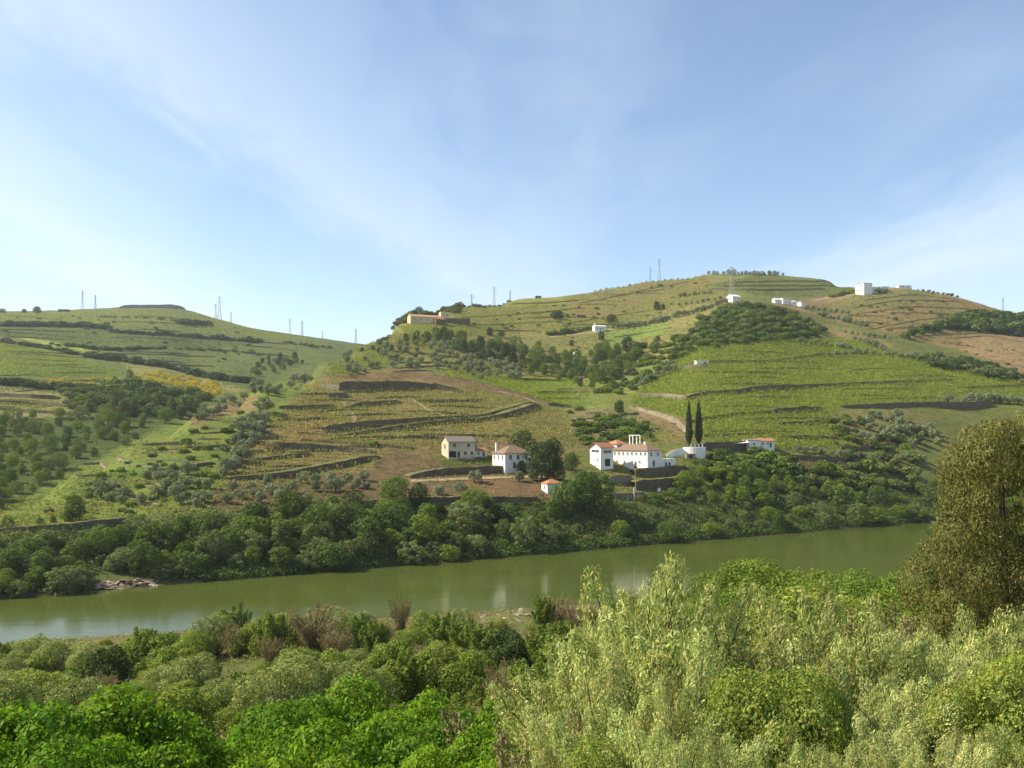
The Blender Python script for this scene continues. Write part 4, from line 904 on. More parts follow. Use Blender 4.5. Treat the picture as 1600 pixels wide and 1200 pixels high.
grove('olive_tree', [(1370, 652), (1450, 660), (1470, 700), (1390, 695), (1330, 700), (1350, 670)], 34, 9, 11, 17, 'olive in the grove left of the tamarisk', 'olive tree', 'olives at the vineyard foot')
row('olive_tree', [(1475, 632), (1540, 628), (1620, 634)], 12, 12, 17, 'the row at the vineyard foot', 'olive', 'olive tree', 'olive row at the vineyard foot')
row('olive_tree', [(1240, 706), (1270, 708), (1330, 714), (1400, 720), (1450, 722)], 16, 10, 14, 'the row on top of the bushy cliff', 'olive', 'olive tree', 'olive row on the cliff')
row('olive_tree', [(1332, 530), (1360, 540), (1388, 552)], 7, 9, 12, 'the diagonal row above the bright vineyard', 'olive', 'olive tree', 'diagonal olive row')
row('olive_tree', [(1290, 558), (1340, 554), (1400, 558), (1460, 568), (1512, 574)], 20, 8, 13, 'the row bounding the bright vineyard above', 'olive', 'olive tree', 'olives bounding the bright vineyard')
row('olive_tree', [(1256, 484), (1290, 487), (1330, 492)], 8, 7, 9, 'the upper dotted row under the white houses', 'round olive', 'olive tree', 'dotted olives under the houses', 1.1, .5)
row('olive_tree', [(1275, 492), (1310, 500), (1355, 512)], 13, 6, 9, 'the lower dotted row under the white houses', 'round olive', 'olive tree', 'dotted olives under the houses', 1.1, 1.5)
row('olive_tree', [(1320, 520), (1350, 526), (1395, 530)], 9, 6, 8, 'the dotted row at the foot of the brown hill', 'olive', 'olive tree', 'dotted olives of the brown hill')
row('olive_tree', [(955, 514), (1000, 510), (1045, 500), (1075, 492), (1105, 484), (1138, 472)], 27, 7, 11, 'the long line below the knoll house', 'olive', 'olive tree', 'olive line to the knoll house', 1.1, 1.2)
row('olive_tree', [(1058, 465), (1112, 459)], 7, 5, 7, 'the upper short dotted row below the summit', 'olive', 'olive tree', 'dotted rows below the summit', 1.2, .6)
row('olive_tree', [(1058, 478), (1090, 474), (1130, 466)], 8, 5, 7, 'the lower short dotted row below the summit', 'olive', 'olive tree', 'dotted rows below the summit', 1.2, .6)
row('olive_tree', [(737, 469), (768, 467)], 6, 5, 6, 'the row of round trees on the skyline', 'round tree', 'tree', 'round skyline trees', 1.0, .2, 'skyline_tree')
row('olive_tree', [(925, 457), (980, 444), (1040, 433), (1090, 427)], 18, 2.6, 4, 'the sparse dotted row on the summit skyline', 'tiny tree', 'tree', 'dotted summit trees', 1.0, .6, 'skyline_tree')
row('willow_tree', [(1108, 428), (1150, 429), (1225, 431)], 22, 5, 9, 'the row of trees on the main summit', 'tree', 'tree', 'trees on the main summit', 1.0, 1.5, 'summit_tree')
row('dark_shrub', [(1430, 448), (1470, 455), (1500, 466)], 9, 3, 5, 'the dots past the white annex', 'shrub', 'shrub', 'shrubs on the ridge', 1.1, .8, 'ridge_shrub')
for u, lab in ((1374, 'left of two dark trees before the ridge-top building'), (1384, 'right of two dark trees before the ridge-top building')): plant_px('olive_tree', u, 458, 9, lab, 'tree', None, 1.2, 'garden_tree')
row('green_shrub', [(1298, 466), (1330, 458)], 6, 6, 9, 'the short row left of the ridge-top building', 'bush', 'bush', 'bushes by the ridge-top building', 1.2, 1, 'garden_bush')
# skyline clump on the spur
for u, y, h, kd, lab in ((655, 492, 15, 'dark_tree', 'tallest tree of the clump on the spur skyline'), (648, 495, 12, 'broadleaf_tree', 'middle tree of the clump on the spur skyline'), (641, 498, 9, 'broadleaf_tree', 'lowest tree of the clump on the spur skyline'), (676, 486, 7, 'broadleaf_tree', 'separate small tree right of the spur skyline clump')):
    plant_px(kd, u, y, h, lab, 'tree', None, 1.3, 'skyline_tree')
grove('scrub_shrub', [(595, 520), (640, 494), (720, 480), (716, 490), (668, 492), (640, 503), (610, 516)], 45, 5, 6, 9, 'bush on the skyline above the ochre farm', 'bush', 'scrub above the ochre farm', 1.3, 'skyline_bush')
row('dark_shrub', [(690, 477), (735, 470), (800, 470)], 14, 3, 5, 'the dark skyline hedge', 'bush', 'hedge bush', 'dark skyline hedge', 1.5, .6, 'hedge_bush')
# gully woods
grove(['dark_tree', 'broadleaf_tree', 'broadleaf_tree'], [(618, 532), (700, 526), (760, 542), (800, 560), (760, 566), (690, 540), (640, 538)], 26, 9, 15, 22, 'tree in the wood under the ochre farm', 'tree', 'trees under the ochre farm', 1.0, 'gully_tree')
grove(['dark_tree', 'broadleaf_tree', 'bright_tree', 'broadleaf_tree', 'willow_tree', 'bright_tree'], [(770, 552), (850, 545), (910, 556), (990, 548), (1050, 540), (1010, 570), (950, 595), (925, 612), (880, 598), (820, 588)], 62, 11, 15, 28, 'tree in the wooded gully of the main hill', 'tree', 'trees of the wooded gully', 1.0, 'gully_tree')
grove(['scrub_shrub', 'green_shrub'], [(1000, 545), (1060, 530), (1090, 545), (1010, 600), (940, 630), (925, 615)], 50, 8, 7, 12, 'bush between the gully and bright vineyard', 'bush', 'scrub beside the gully', 1.3, 'slope_bush')
grove('olive_tree', [(1000, 590), (1050, 568), (1062, 575), (1020, 600), (1000, 605)], 12, 9, 9, 13, 'olive near the diagonal tan wall below the hut', 'olive tree', 'olives below the hut')
for u, y, h, lab in ((866, 499, 12, 'left of the close pair of dark trees on the open slope'), (874, 499, 13, 'right of the close pair of dark trees on the open slope'), (955, 506, 14, 'dark layered tree beside the lone white farmhouse'), (1027, 485, 13, 'dark tree by the dotted olives on the brown slope'), (1036, 483, 8, 'small dark tree, second by the dotted olives'), (1028, 534, 12, 'single dark round tree on the bare slope above the gully'), (1005, 545, 8, 'small round bush tree below the single dark round tree'), (1020, 543, 9, 'second small round bush tree on the bare slope'), (893, 541, 14, 'tree standing alone above the gully beneath the farm track'), (765, 524, 12, 'small dark tree right of the ochre farm, first of two'), (783, 527, 11, 'small dark tree right of the ochre farm, second of two'), (940, 532, 13, 'tree just under the lone white farmhouse')):
    plant_px('dark_tree', u, y, h, lab, 'tree', None, 1.3, 'slope_tree')
row('hedge_shrub', [(855, 524), (890, 520), (930, 514)], 12, 4, 7, 'the hedge along the farm track', 'bush', 'hedge bush', 'hedge by the farm track', 1.4, 1, 'hedge_bush')
# knoll
grove(['scrub_shrub', 'green_shrub', 'hedge_shrub', 'scrub_shrub'], [(1060, 542), (1100, 502), (1116, 491), (1135, 483), (1170, 480), (1240, 490), (1285, 518), (1260, 530), (1180, 535), (1110, 545)], 135, 8, 7, 13, 'bush on the dark knoll under the house', 'bush', 'bushes of the knoll', 1.3, 'knoll_bush')
row('olive_tree', [(1245, 536), (1290, 540), (1330, 548)], 10, 7, 10, 'the grey row below the knoll', 'olive', 'olive tree', 'olives below the knoll')
grove(['dark_shrub', 'broad_shrub'] if False else ['dark_shrub', 'hedge_shrub'], [(1410, 530), (1470, 508), (1530, 492), (1620, 500), (1620, 530), (1540, 520), (1480, 515)], 60, 9, 9, 16, 'bush in the hollow beside the brown hill', 'bush', 'bushes right of the brown hill', 1.4, 'hollow_bush')
grove(['dark_shrub', 'scrub_shrub'], [(1425, 560), (1510, 566), (1560, 580), (1620, 590), (1620, 605), (1540, 590), (1450, 572)], 40, 8, 9, 14, 'bush on the shoulder of the bright vineyard', 'bush', 'bushes of the right shoulder', 1.3, 'shoulder_bush')
# left hill
for pl, n, h0, h1, wh in (([(2, 510), (60, 510), (130, 511), (170, 516)], 22, 7, 9, 'the upper hedge of the left hill'), ([(170, 520), (250, 524), (330, 530), (410, 536)], 28, 5, 8, 'the second hedge of the left hill'), ([(0, 534), (60, 543), (122, 555)], 18, 5, 7, 'the slanting hedge above the left vineyard'),
    ([(138, 558), (200, 566), (260, 575), (330, 592), (400, 600)], 30, 8, 12, 'the thick hedge crossing the left hill'), ([(90, 540), (170, 548), (260, 545)], 22, 4, 7, 'the broken hedge in the middle of the left hill'), ([(270, 546), (340, 548), (420, 556)], 20, 3, 5, 'the thin hedge near the saddle'), ([(150, 496), (240, 498), (260, 499)], 12, 2.5, 4, 'the thin line near the left hilltop'), ([(280, 507), (328, 509)], 9, 7, 10, 'the dark clump under the left hilltop'),
    ([(0, 601), (60, 606), (130, 612)], 20, 9, 14, 'the bushes above the brown terraces'), ([(440, 536), (480, 541), (520, 545)], 12, 3, 5, 'the low hedge below the saddle')):
    row('dark_shrub' if h1 > 5 else 'hedge_shrub', pl, n, h0, h1, wh, 'bush', 'hedge bush', 'hedges of the left hill', 1.5, 1.6, 'hedgerow_bush')
grove(['dark_tree', 'broadleaf_tree'], [(385, 585), (410, 562), (450, 560), (480, 566), (440, 580), (400, 590)], 18, 8, 8, 13, 'tree in the far hollow behind the spur', 'tree', 'trees of the far hollow', 1.2, 'hollow_tree')
grove(['broom_shrub'], [(205, 586), (260, 584), (330, 598), (355, 618), (320, 618), (260, 600), (215, 598)], 55, 6, 4, 7, 'yellow broom on the left hill slope', 'broom bush', 'broom on the left hill', 1.3)
grove(['broom_shrub'], [(20, 596), (100, 592), (190, 592), (190, 600), (100, 604), (30, 604)], 24, 8, 4, 6, 'yellow flowering broom above the brown terraces', 'broom bush', 'broom above the terraces', 1.4)
grove(['broom_shrub'], [(130, 630), (170, 635), (160, 648), (135, 642)], 8, 6, 4, 6, 'yellow broom among the shrubs beside the brown terraces', 'broom bush', 'broom beside the terraces', 1.3)
grove(['scrub_shrub', 'dark_shrub', 'hedge_shrub'], [(100, 610), (200, 600), (330, 622), (290, 652), (160, 650), (110, 640)], 85, 9, 10, 16, 'bush in the scrub under the yellow broom', 'bush', 'scrub under the broom', 1.3, 'valley_bush')
grove('slender_tree', [(168, 642), (200, 636), (290, 640), (285, 652), (180, 656)], 13, 10, 26, 36, 'tall slim grey tree in the left valley', 'tree', 'slim trees of the left valley', 1.2)
for u, y, h, lab in ((180, 603, 17, 'short slim dark tree on the edge of the left vineyard'), (204, 604, 24, 'tall slim dark tree on the edge of the left vineyard')): plant_px('slender_tree', u, y, h, lab, 'tree', None, 1.0)
grove(['broadleaf_tree', 'willow_tree', 'broadleaf_tree', 'bright_tree'], [(-60, 655), (120, 652), (290, 655), (200, 692), (100, 745), (0, 800), (-60, 820)], 100, 14, 14, 25, 'rounded tree in the wooded left valley', 'tree', 'trees of the left valley', 1.15, 'valley_tree')
for u, y, h, lab in ((38, 489, 9, 'left of the dark tree clump on the left skyline'), (58, 490, 11, 'right of the dark tree clump on the left skyline'), (4, 489, 7, 'dark tree at the very left end of the skyline')): plant_px('dark_tree', u, y, h, lab, 'tree', None, 1.8, 'skyline_tree')
grove(['scrub_shrub', 'green_shrub', 'hedge_shrub'], [(60, 800), (130, 752), (240, 700), (330, 665), (380, 640), (340, 760), (200, 812)], 70, 10, 4, 9, 'small bush on the grassy spur end', 'bush', 'small bushes of the spur end', 1.4, 'grass_bush')
grove(['scrub_shrub', 'green_shrub', 'dark_shrub'], [(1290, 650), (1360, 648), (1440, 690), (1440, 740), (1330, 735), (1300, 690)], 45, 10, 6, 12, 'low bush among the olives below the vineyard', 'bush', 'bushes among the olives', 1.4, 'grass_bush')
grove(['green_shrub', 'hedge_shrub', 'dark_shrub'], [(1105, 716), (1150, 710), (1235, 712), (1240, 742), (1170, 745), (1100, 748), (1070, 740)], 44, 9, 9, 17, 'bush on the bank right below the cottage', 'bush', 'bushes below the cottage', 1.4, 'cottage_bush')
grove(['scrub_shrub', 'hedge_shrub'], [(-30, 500), (200, 488), (300, 495), (430, 530), (330, 580), (200, 560), (-30, 530)], 64, 9, 2, 4.5, 'small bush dotted on the left hill', 'bush', 'dotted bushes of the left hill', 1.5, 'hill_bush')
grove(['scrub_shrub', 'hedge_shrub'], [(720, 505), (900, 470), (1050, 440), (1110, 440), (1050, 490), (900, 530), (760, 515)], 48, 10, 2, 4, 'small bush dotted on the upper main slope', 'bush', 'dotted bushes of the main slope', 1.5, 'hill_bush')
grove(['scrub_shrub', 'dry_shrub'], [(1300, 500), (1350, 465), (1450, 455), (1560, 490), (1600, 540), (1600, 580), (1480, 545), (1400, 530)], 48, 10, 2, 4.5, 'small bush dotted on the brown hill', 'bush', 'dotted bushes of the brown hill', 1.5, 'hill_bush')
grove(['green_shrub', 'scrub_shrub'], [(890, 640), (985, 640), (1045, 688), (930, 702), (890, 695)], 30, 9, 4, 8, 'low bush in the garden above the manor', 'bush', 'low bushes of the garden', 1.4, 'garden_shrub')
# cedars and trees by the houses
for u, y, h, kd, lab in ((816, 722, 52, 'dark_tree', 'dark cedar rising behind the white hip-roofed house'), (846, 752, 62, 'dark_tree', 'dark cedar in front of the white hip-roofed house'), (866, 752, 80, 'dark_tree', 'tallest dark cedar right of the white hip-roofed house'), (815, 740, 20, 'dark_tree', 'dark bush against the front of the white house'),
    (872, 800, 36, 'broadleaf_tree', 'green tree hiding part of the small orange-roofed hut'), (910, 800, 74, 'broadleaf_tree', 'big light green tree left of the manor'), (885, 800, 60, 'broadleaf_tree', 'green tree between the orange hut and the big light tree'), (930, 800, 62, 'broadleaf_tree', 'dark green tree touching the manor tower'), (893, 735, 28, 'broadleaf_tree', 'small tree behind the big light green tree'), (615, 790, 46, 'bright_tree', 'tall light green tree above the riverside woods left of the houses'), (655, 795, 38, 'dark_tree', 'dark narrow tree right of the tall light green one'), (118, 815, 32, 'dark_tree', 'dark round tree above the riverside road wall'), (108, 817, 22, 'broadleaf_tree', 'first tree of the hedge above the road wall'), (84, 818, 18, 'broadleaf_tree', 'second tree of the hedge above the road wall'), (62, 819, 16, 'broadleaf_tree', 'third tree of the hedge above the road wall'), (12, 826, 26, 'broadleaf_tree', 'round tree where the road wall leaves the picture'),
    (968, 646, 24, 'dark_tree', 'dark round tree at the top of the orchard garden'), (962, 658, 14, 'olive_tree', 'grey tree under the dark round tree of the orchard garden'), (427, 704, 14, 'dry_shrub', 'brown bush at the end of the thick dark wall'), (584, 698, 10, 'green_shrub', 'bright bush on the thin wall in the young vines')):
    plant_px(kd, u, y, h, lab, 'tree' if 'tree' in kd else 'bush', None, 1.1 if h < 70 else .95, None)
grove(['green_shrub', 'hedge_shrub'], [(900, 650), (975, 655), (1020, 680), (1000, 690), (930, 700), (900, 690)], 40, 9, 7, 13, 'fruit bush in the garden above the manor', 'bush', 'bushes of the orchard garden', 1.3, 'orchard_bush')
for u, lab in ((1079.5, 'left of the two tall dark cypresses above the manor'), (1095.0, 'right of the two tall dark cypresses above the manor')):
    p = hit(u, 700); plant('cypress_tree', p[0], p[1] + 3.6, (697 - (627 if u < 1085 else 625)) * p[1] / F, lab, 'cypress', None, .95).rotation_euler[0:2] = (0, 0)
grove(['bright_tree', 'broadleaf_tree', 'bright_tree'], [(1062, 752), (1100, 745), (1180, 742), (1235, 745), (1240, 775), (1150, 790), (1070, 785)], 26, 15, 20, 30, 'bushy tree on the cliff below the cottage', 'tree', 'trees on the cliff below the cottage', 1.2, 'cliff_tree')
grove(['green_shrub', 'scrub_shrub'], [(1240, 735), (1350, 735), (1440, 735), (1440, 765), (1330, 770), (1240, 770)], 34, 10, 10, 17, 'bush on the brown cliff right of the cottage', 'bush', 'bushes of the brown cliff', 1.3, 'cliff_bush')
grove(['hedge_shrub', 'scrub_shrub'], [(1010, 775), (1080, 762), (1090, 775), (1020, 792)], 14, 8, 8, 13, 'bush at the foot of the tall dark garden wall', 'bush', 'bushes under the garden wall', 1.3, 'garden_wall_bush')

# riverside woods: rows from the waterline up to the tree tops seen in the photo
TOPU = [-60, 0, 60, 130, 200, 260, 310, 400, 500, 560, 640, 690, 740, 800, 860, 930, 1000, 1060, 1120, 1180, 1250, 1330, 1420, 1500, 1620]
TOPY = [842, 840, 832, 828, 806, 802, 792, 778, 770, 764, 778, 784, 772, 782, 778, 782, 792, 784, 788, 774, 760, 756, 748, 748, 752]
SEG = [(-100, 150, 'left of the pale rocks'), (150, 330, 'above the pale rocks'), (330, 560, 'below the orchard'), (560, 720, 'below the cream house'), (720, 880, 'below the white house'), (880, 1010, 'below the manor'), (1010, 1240, 'below the cottage'), (1240, 1800, 'by the tamarisk')]
def seg(u):
    for a, b, s in SEG:
        if a <= u < b: return s
    return SEG[-1][2]
TODO = []
for rI in range(4):
    step = [23, 25, 27, 29][rI]; u = -70 + 7 * rI
    while u < 1640:
        uu = u + R.normal() * 6; b = float(bank_d(uu)); d = b + [3.0, 10, 18, 27][rI] * (b / 230) ** .6 + R.normal() * 1.8
        yb = HZ + CAMZ * F / b; yt = np.interp(uu, TOPU, TOPY); ytop = yb + (yt - yb) * [.38, .64, .84, 1.0][rI] + R.normal() * 8.5
        X = (uu - 800) / F * d; z = float(ground(X, d)); h = min(max(CAMZ + (HZ - ytop) / F * d - z, 2.2), 14)
        u += step * R.uniform(.8, 1.2)
        if rI == 0 and 140 < uu < 250: continue
        L = ['willow_tree', 'willow_tree', 'broadleaf_tree', 'bright_tree'] if rI == 0 else ['broadleaf_tree', 'willow_tree', 'broadleaf_tree', 'bright_tree', 'dark_tree', 'willow_tree', 'bright_tree', 'slender_tree', 'broadleaf_tree']
        TODO.append((rI, uu, X, d, z, h, L[int(R.integers(len(L)))]))
seen_ = {}
for rI, uu, X, d, z, h, kd in sorted(TODO, key=lambda t: (t[0], t[1])):
    word = {'willow_tree': 'grey-green willow', 'broadleaf_tree': 'mid green tree', 'bright_tree': 'yellow-green tree', 'dark_tree': 'dark green tree', 'slender_tree': 'slim upright tree'}[kd]
    lab = f"{word}, {['waterline row', 'second riverside row', 'third riverside row', 'top riverside row'][rI]}, {seg(uu)}"; seen_[lab] = seen_.get(lab, 0) + 1
    plant(kd, X, d, h, f'{lab}, {ORD[seen_[lab] - 1]} from the left', 'tree', f'riverside wood {seg(uu)}', (1.45 if h < 6 else 1.2) * R.uniform(.8, 1.3), z, 'riverside_tree', .3)

# ------------------------------------------------------------------ vines, grass and other uncountable growth
def field_points(P, da, dr, ang, jit_=.15):
    """a lattice of plants on the ground inside a photo polygon"""
    H = np.array([hit(u, y) for u, y in P]); c, s = math.cos(ang), math.sin(ang)
    A, B = H[:, 0] * c + H[:, 1] * s, -H[:, 0] * s + H[:, 1] * c
    a = np.arange(A.min(), A.max(), da); b = np.arange(B.min(), B.max(), dr); a, b = np.meshgrid(a, b)
    a = a + R.normal(size=a.shape) * jit_; b = b + R.normal(size=b.shape) * jit_ * .6 + .8 * vnoise(a, b, 25, 77)
    X, Y = (a * c - b * s).ravel(), (a * s + b * c).ravel()
    k = Y > 150; X, Y = X[k], Y[k]; Z = ground(X, Y); u = 800 + F * X / Y; y = HZ - (Z - CAMZ) / Y * F
    k = inpoly(u, y, P) & (R.random(len(X)) > .08); return X[k], Y[k], Z[k]
def clumps(name, X, Y, Z, n, wid, hgt, leaf, mat, label, cat, kindname='stuff', v=.22, aspect=.7):
    m = len(X); P = np.stack([X, Y, Z], 1)[:, None, :] + np.stack([R.normal(size=(m, n)) * wid, R.normal(size=(m, n)) * wid, R.random((m, n)) * hgt + .1 * hgt], 2)
    P = P.reshape(-1, 3); Nn = R.normal(size=P.shape) + np.array((-.1, -.3, .8)); L = leaf * np.exp(.25 * R.normal(size=len(P)))
    pv = np.repeat(leaf_tint(m, R, .15, .08), n, 0) * leaf_tint(len(P), R, v, .06)
    V, Fc, T = leaves(P, Nn, L, L * aspect, pv, R)
    o = link(name, mesh_np(name, V, Fc, [LM[mat]], T)); tag(o, label, cat, kind=kindname); return o
SPUR = [(425, 665), (480, 602), (500, 596), (545, 597), (740, 604), (845, 635), (890, 655), (905, 690), (885, 705), (830, 690), (700, 700), (640, 706), (590, 712), (590, 735), (520, 745), (370, 752), (400, 700)]
X, Y, Z = field_points(SPUR, 1.25, 4.6, .06, .12); clumps('vine_rows', X, Y, Z, 13, .22, 1.45, .48, 'youngvine', 'young vines in thin rows on the brown terraces of the central spur', 'vines')
BRT = [(985, 630), (1000, 607), (1085, 541), (1200, 530), (1350, 533), (1420, 557), (1500, 568), (1640, 602), (1640, 628), (1480, 628), (1310, 638), (1300, 700), (1225, 704), (1090, 688), (1060, 660)]
X, Y, Z = field_points(BRT, .9, 3.6, -.1, .12); clumps('vine_rows', X, Y, Z, 12, .34, 1.5, .52, 'vine', 'dense bright green vines covering the sunny hillside above the cottage', 'vines')
for P, da, dr, ang, mat, lab in (
    ([(760, 592), (900, 590), (925, 612), (900, 640), (850, 625), (760, 600)], 1.1, 2.2, .3, 'vine', 'green vines on the small terraces beside the gully'),
    ([(620, 510), (700, 506), (800, 525), (700, 522), (640, 524)], 1.3, 2.6, .1, 'vine', 'vines in the strip directly below the ochre farm'),
    ([(560, 545), (620, 520), (700, 538), (620, 560), (550, 590), (520, 590), (500, 585)], 1.3, 2.6, .2, 'youngvine', 'thin vines on the left shoulder of the spur'),
    ([(690, 590), (760, 600), (900, 640), (840, 600), (760, 570), (700, 575)], 1.2, 2.3, .2, 'vine', 'vines between the olive grove and the dirt track'),
    ([(960, 672), (1010, 655), (1072, 688), (1040, 694), (960, 700)], 1.0, 2.0, .2, 'vine', 'small vine plot above the manor pergola'),
    ([(1215, 690), (1310, 690), (1370, 695), (1310, 700), (1215, 700)], 1.0, 2.0, 0, 'vine', 'narrow vine strip just above the cottage'),
    ([(680, 482), (900, 464), (960, 449), (1100, 428), (1120, 455), (1060, 485), (950, 512), (900, 520), (720, 512)], 1.7, 3.6, .1, 'youngvine', 'sparse vines on the upper slope below the summit'),
    ([(1110, 445), (1180, 432), (1310, 438), (1338, 450), (1290, 465), (1180, 462)], 1.8, 4.0, 0, 'scrub', 'terraced vine lines on the main hilltop'),
    ([(1260, 484), (1345, 460), (1440, 450), (1540, 482), (1600, 492), (1480, 540), (1400, 530)], 1.9, 4.0, .15, 'grass', 'thin dry rows on the brown hill under the ridge-top building'),
    ([(-40, 532), (0, 536), (110, 556), (195, 584), (180, 590), (-40, 588)], 1.4, 3.0, .15, 'vine', 'vineyard rows on the near shoulder of the left hill'),
    ([(-40, 512), (170, 516), (400, 538), (330, 545), (100, 538), (20, 526), (-40, 524)], 2.0, 4.6, .05, 'scrub', 'vineyard rows across the middle of the left hill'),
    ([(-40, 492), (200, 484), (300, 488), (400, 516), (480, 530), (400, 528), (170, 508), (-40, 506)], 2.4, 5.5, .05, 'youngvine', 'faint vineyard rows on the top of the left hill'),
    ([(-40, 622), (90, 626), (110, 646), (-40, 642)], 1.2, 2.4, .1, 'youngvine', 'vines on the three brown terraces of the left hill'),
    ([(690, 718), (770, 716), (790, 728), (690, 732)], .9, 1.5, .3, 'bramble', 'vegetable rows in the garden of the two houses')):
    X, Y, Z = field_points(P, da, dr, ang); clumps('vine_rows', X, Y, Z, 5 if da > 1.6 else 7, .3 * da ** .5, .9 * da ** .5, .42 * da ** .8, mat, lab, 'vines')
# rough grass on every open slope of the far side
n = 60000; u = R.uniform(-40, 1640, n); y = R.uniform(440, 850, n); d = np.zeros(n); ok = np.zeros(n, bool)
iu = np.clip(((u - UG[0]) / 5).astype(int), 0, len(UG) - 1)
yp = np.minimum.accumulate(np.where(DG[None] > bank_d(UG)[:, None], YPIX, 9999), 1)
for i in range(n):
    j = int(np.searchsorted(-yp[iu[i]], -y[i]))
    if 0 < j < len(DG): d[i] = DG[j - 1] + R.random() * (DG[j] - DG[j - 1]); ok[i] = d[i] > bank_d(u[i]) + 2
u, d = u[ok], d[ok]; X = (u - 800) / F * d; Z = ground(X, d); s_ = (d / 350) ** .6
keep = R.random(len(X)) < np.clip(vnoise(X, d, 20, 91) * 2 + .6, .1, 1); X, d, Z, s_ = X[keep], d[keep], Z[keep], s_[keep]
far = d > 520
clumps('rough_grass', X[~far], d[~far], Z[~far], 5, .35, .45, .45, 'grass', 'rough grass and weeds on the terraces', 'grass')
clumps('rough_grass', X[far], d[far], Z[far], 4, .6, .6, .75, 'scrub', 'rough grass and low scrub on the upper slopes', 'grass')
# riverside wood undergrowth: dark ivy colour, also painting shade into gaps between trees
n = 5200; u = R.uniform(-60, 1640, n); b = bank_d(u); d = b + R.random(n) ** 1.3 * 30 + 1.0; X = (u - 800) / F * d; Z = ground(X, d)
k = ~((u > 138) & (u < 245) & (d < b + 7)); clumps('undergrowth', X[k], d[k], Z[k], 16, .8, 1.4, .42, 'dark', 'tangled undergrowth filling the riverside wood', 'undergrowth')

n = 2600; u = R.uniform(-60, 1640, n); b = bank_d(u); d = b + R.uniform(-.6, 3.5, n); X = (u - 800) / F * d; Z = np.maximum(ground(X, d), -.1)
k = ~((u > 138) & (u < 245)) & (vnoise(X, d, 14, 55) > -.22); clumps('undergrowth', X[k], d[k], Z[k], 16, .7, 1.5, .38, 'broad', 'low bushy growth hanging over the far waterline', 'undergrowth')
# ------------------------------------------------------------------ rocks
def rock_mesh(rng):
    V = []; n = 9; Fc = []
    rings = [(-.5, .7), (-.1, 1.0), (.35, .8), (.6, .35)]
    for z, r in rings:
        for k in range(n):
            th = 2 * math.pi * k / n; q = r * (1 + .18 * rng.normal()); V.append((q * math.cos(th), q * math.sin(th) * .8, z + .08 * rng.normal()))
    for i in range(3):
        for k in range(n): Fc.append([i*n + k, i*n + (k+1) % n, (i+1)*n + (k+1) % n, (i+1)*n + k])
    Fc.append([3*n + k for k in range(n)]); return mesh_np('rock', V, Fc, [ROCK])
RK = [rock_mesh(np.random.default_rng(400 + i)) for i in range(6)]
def rock(X, Y, s, lab, grp):
    o = link('river_rock', RK[int(R.integers(6))]); o.location = (X, Y, float(ground(X, Y)) + .12 * s); o.rotation_euler = (R.normal() * .2, R.normal() * .2, R.random() * 6); o.scale = (s * R.uniform(.9, 2.0), s, s * .4)
    tag(o, lab, 'rock', grp)
for i, u in enumerate(np.sort(R.uniform(145, 242, 46))):
    b = float(bank_d(u)); d = b + R.uniform(-.5, 3.2); rock((u - 800) / F * d, d, R.uniform(.35, .9), f'pale flat rock on the far beach, {ORD[i]} from the left', 'rocks of the far beach')
for i, u in enumerate(np.sort(np.clip(R.normal(840, 75, 66), 720, 990))):
    Yw = 158.5 / (1 - .34 * (u - 800) / F); d = Yw - R.uniform(.5, 22); rock((u - 800) / F * d, d, R.uniform(.2, .75), f'pale boulder on the stony near shore, {ORD[i]} from the left', 'boulders of the near shore')

# ------------------------------------------------------------------ near bank
def k_near(mat, n, size, aspect, droop, sp=1.0, jitter=.8, v=.28, twigs=26, top=1.9, pl=.17):
    """a shrub of many upright plumes: twigs, leaves packed round their outer half, gaps between"""
    def f(rng, k):
        m = MB(); P, D, A, T = [], [], [], []
        per = n // twigs
        for q in range(twigs):
            th = 2.399 * q + rng.random() * .7; lean = sp * (.08 + .82 * math.sqrt((q + .5) / twigs)) * rng.uniform(.8, 1.1); L = top * rng.uniform(.62, 1.08) * (1 - .32 * lean)
            b0 = np.array([.15 * math.cos(th) * rng.random(), .15 * math.sin(th) * rng.random(), -.25]); e = np.array([math.cos(th) * lean, math.sin(th) * lean, L]); mid = (b0 + e) * .5 + np.array([math.cos(th), math.sin(th), 0]) * -.08 + np.array([0, 0, .16])
            m.tube([b0, mid, e], [.020, .012, .003], 4)
            t = rng.random(per) ** .6 * .80 + .20; c = ((1 - t) ** 2)[:, None] * b0 + (2 * t * (1 - t))[:, None] * mid + (t ** 2)[:, None] * e
            ph = rng.normal(size=(per, 3)); ph /= np.linalg.norm(ph, axis=1, keepdims=True); rad = (pl * rng.uniform(.7, 1.35) * np.sin(np.clip(t, .12, .97) * math.pi) ** .5 * (.55 + .45 * rng.random(per)))[:, None]
            P.append(c + ph * rad); D.append(ph + np.array([0, 0, .35]))
            ax = (e - mid); A.append(np.repeat((ax / np.linalg.norm(ax))[None], per, 0) + ph * .5)
            T.append(leaf_tint(per, rng, v) * leaf_tint(1, rng, .14, .03))
        P, D, A, T = np.concatenate(P), np.concatenate(D), np.concatenate(A), np.concatenate(T); k_ = P[:, 2] > -.1; P, D, A, T = P[k_], D[k_], A[k_], T[k_]
        s = size * np.exp(.25 * rng.normal(size=len(P))); D = D / np.linalg.norm(D, axis=1, keepdims=True) + jitter * rng.normal(size=D.shape) * .6
        V, Fc, T = leaves(P, D, s, s * aspect, T, rng, A * 2 if droop else None)
        return m.mesh('stems', BARK), mesh_np('foliage', V, Fc, [LM[mat]], T)
    return f
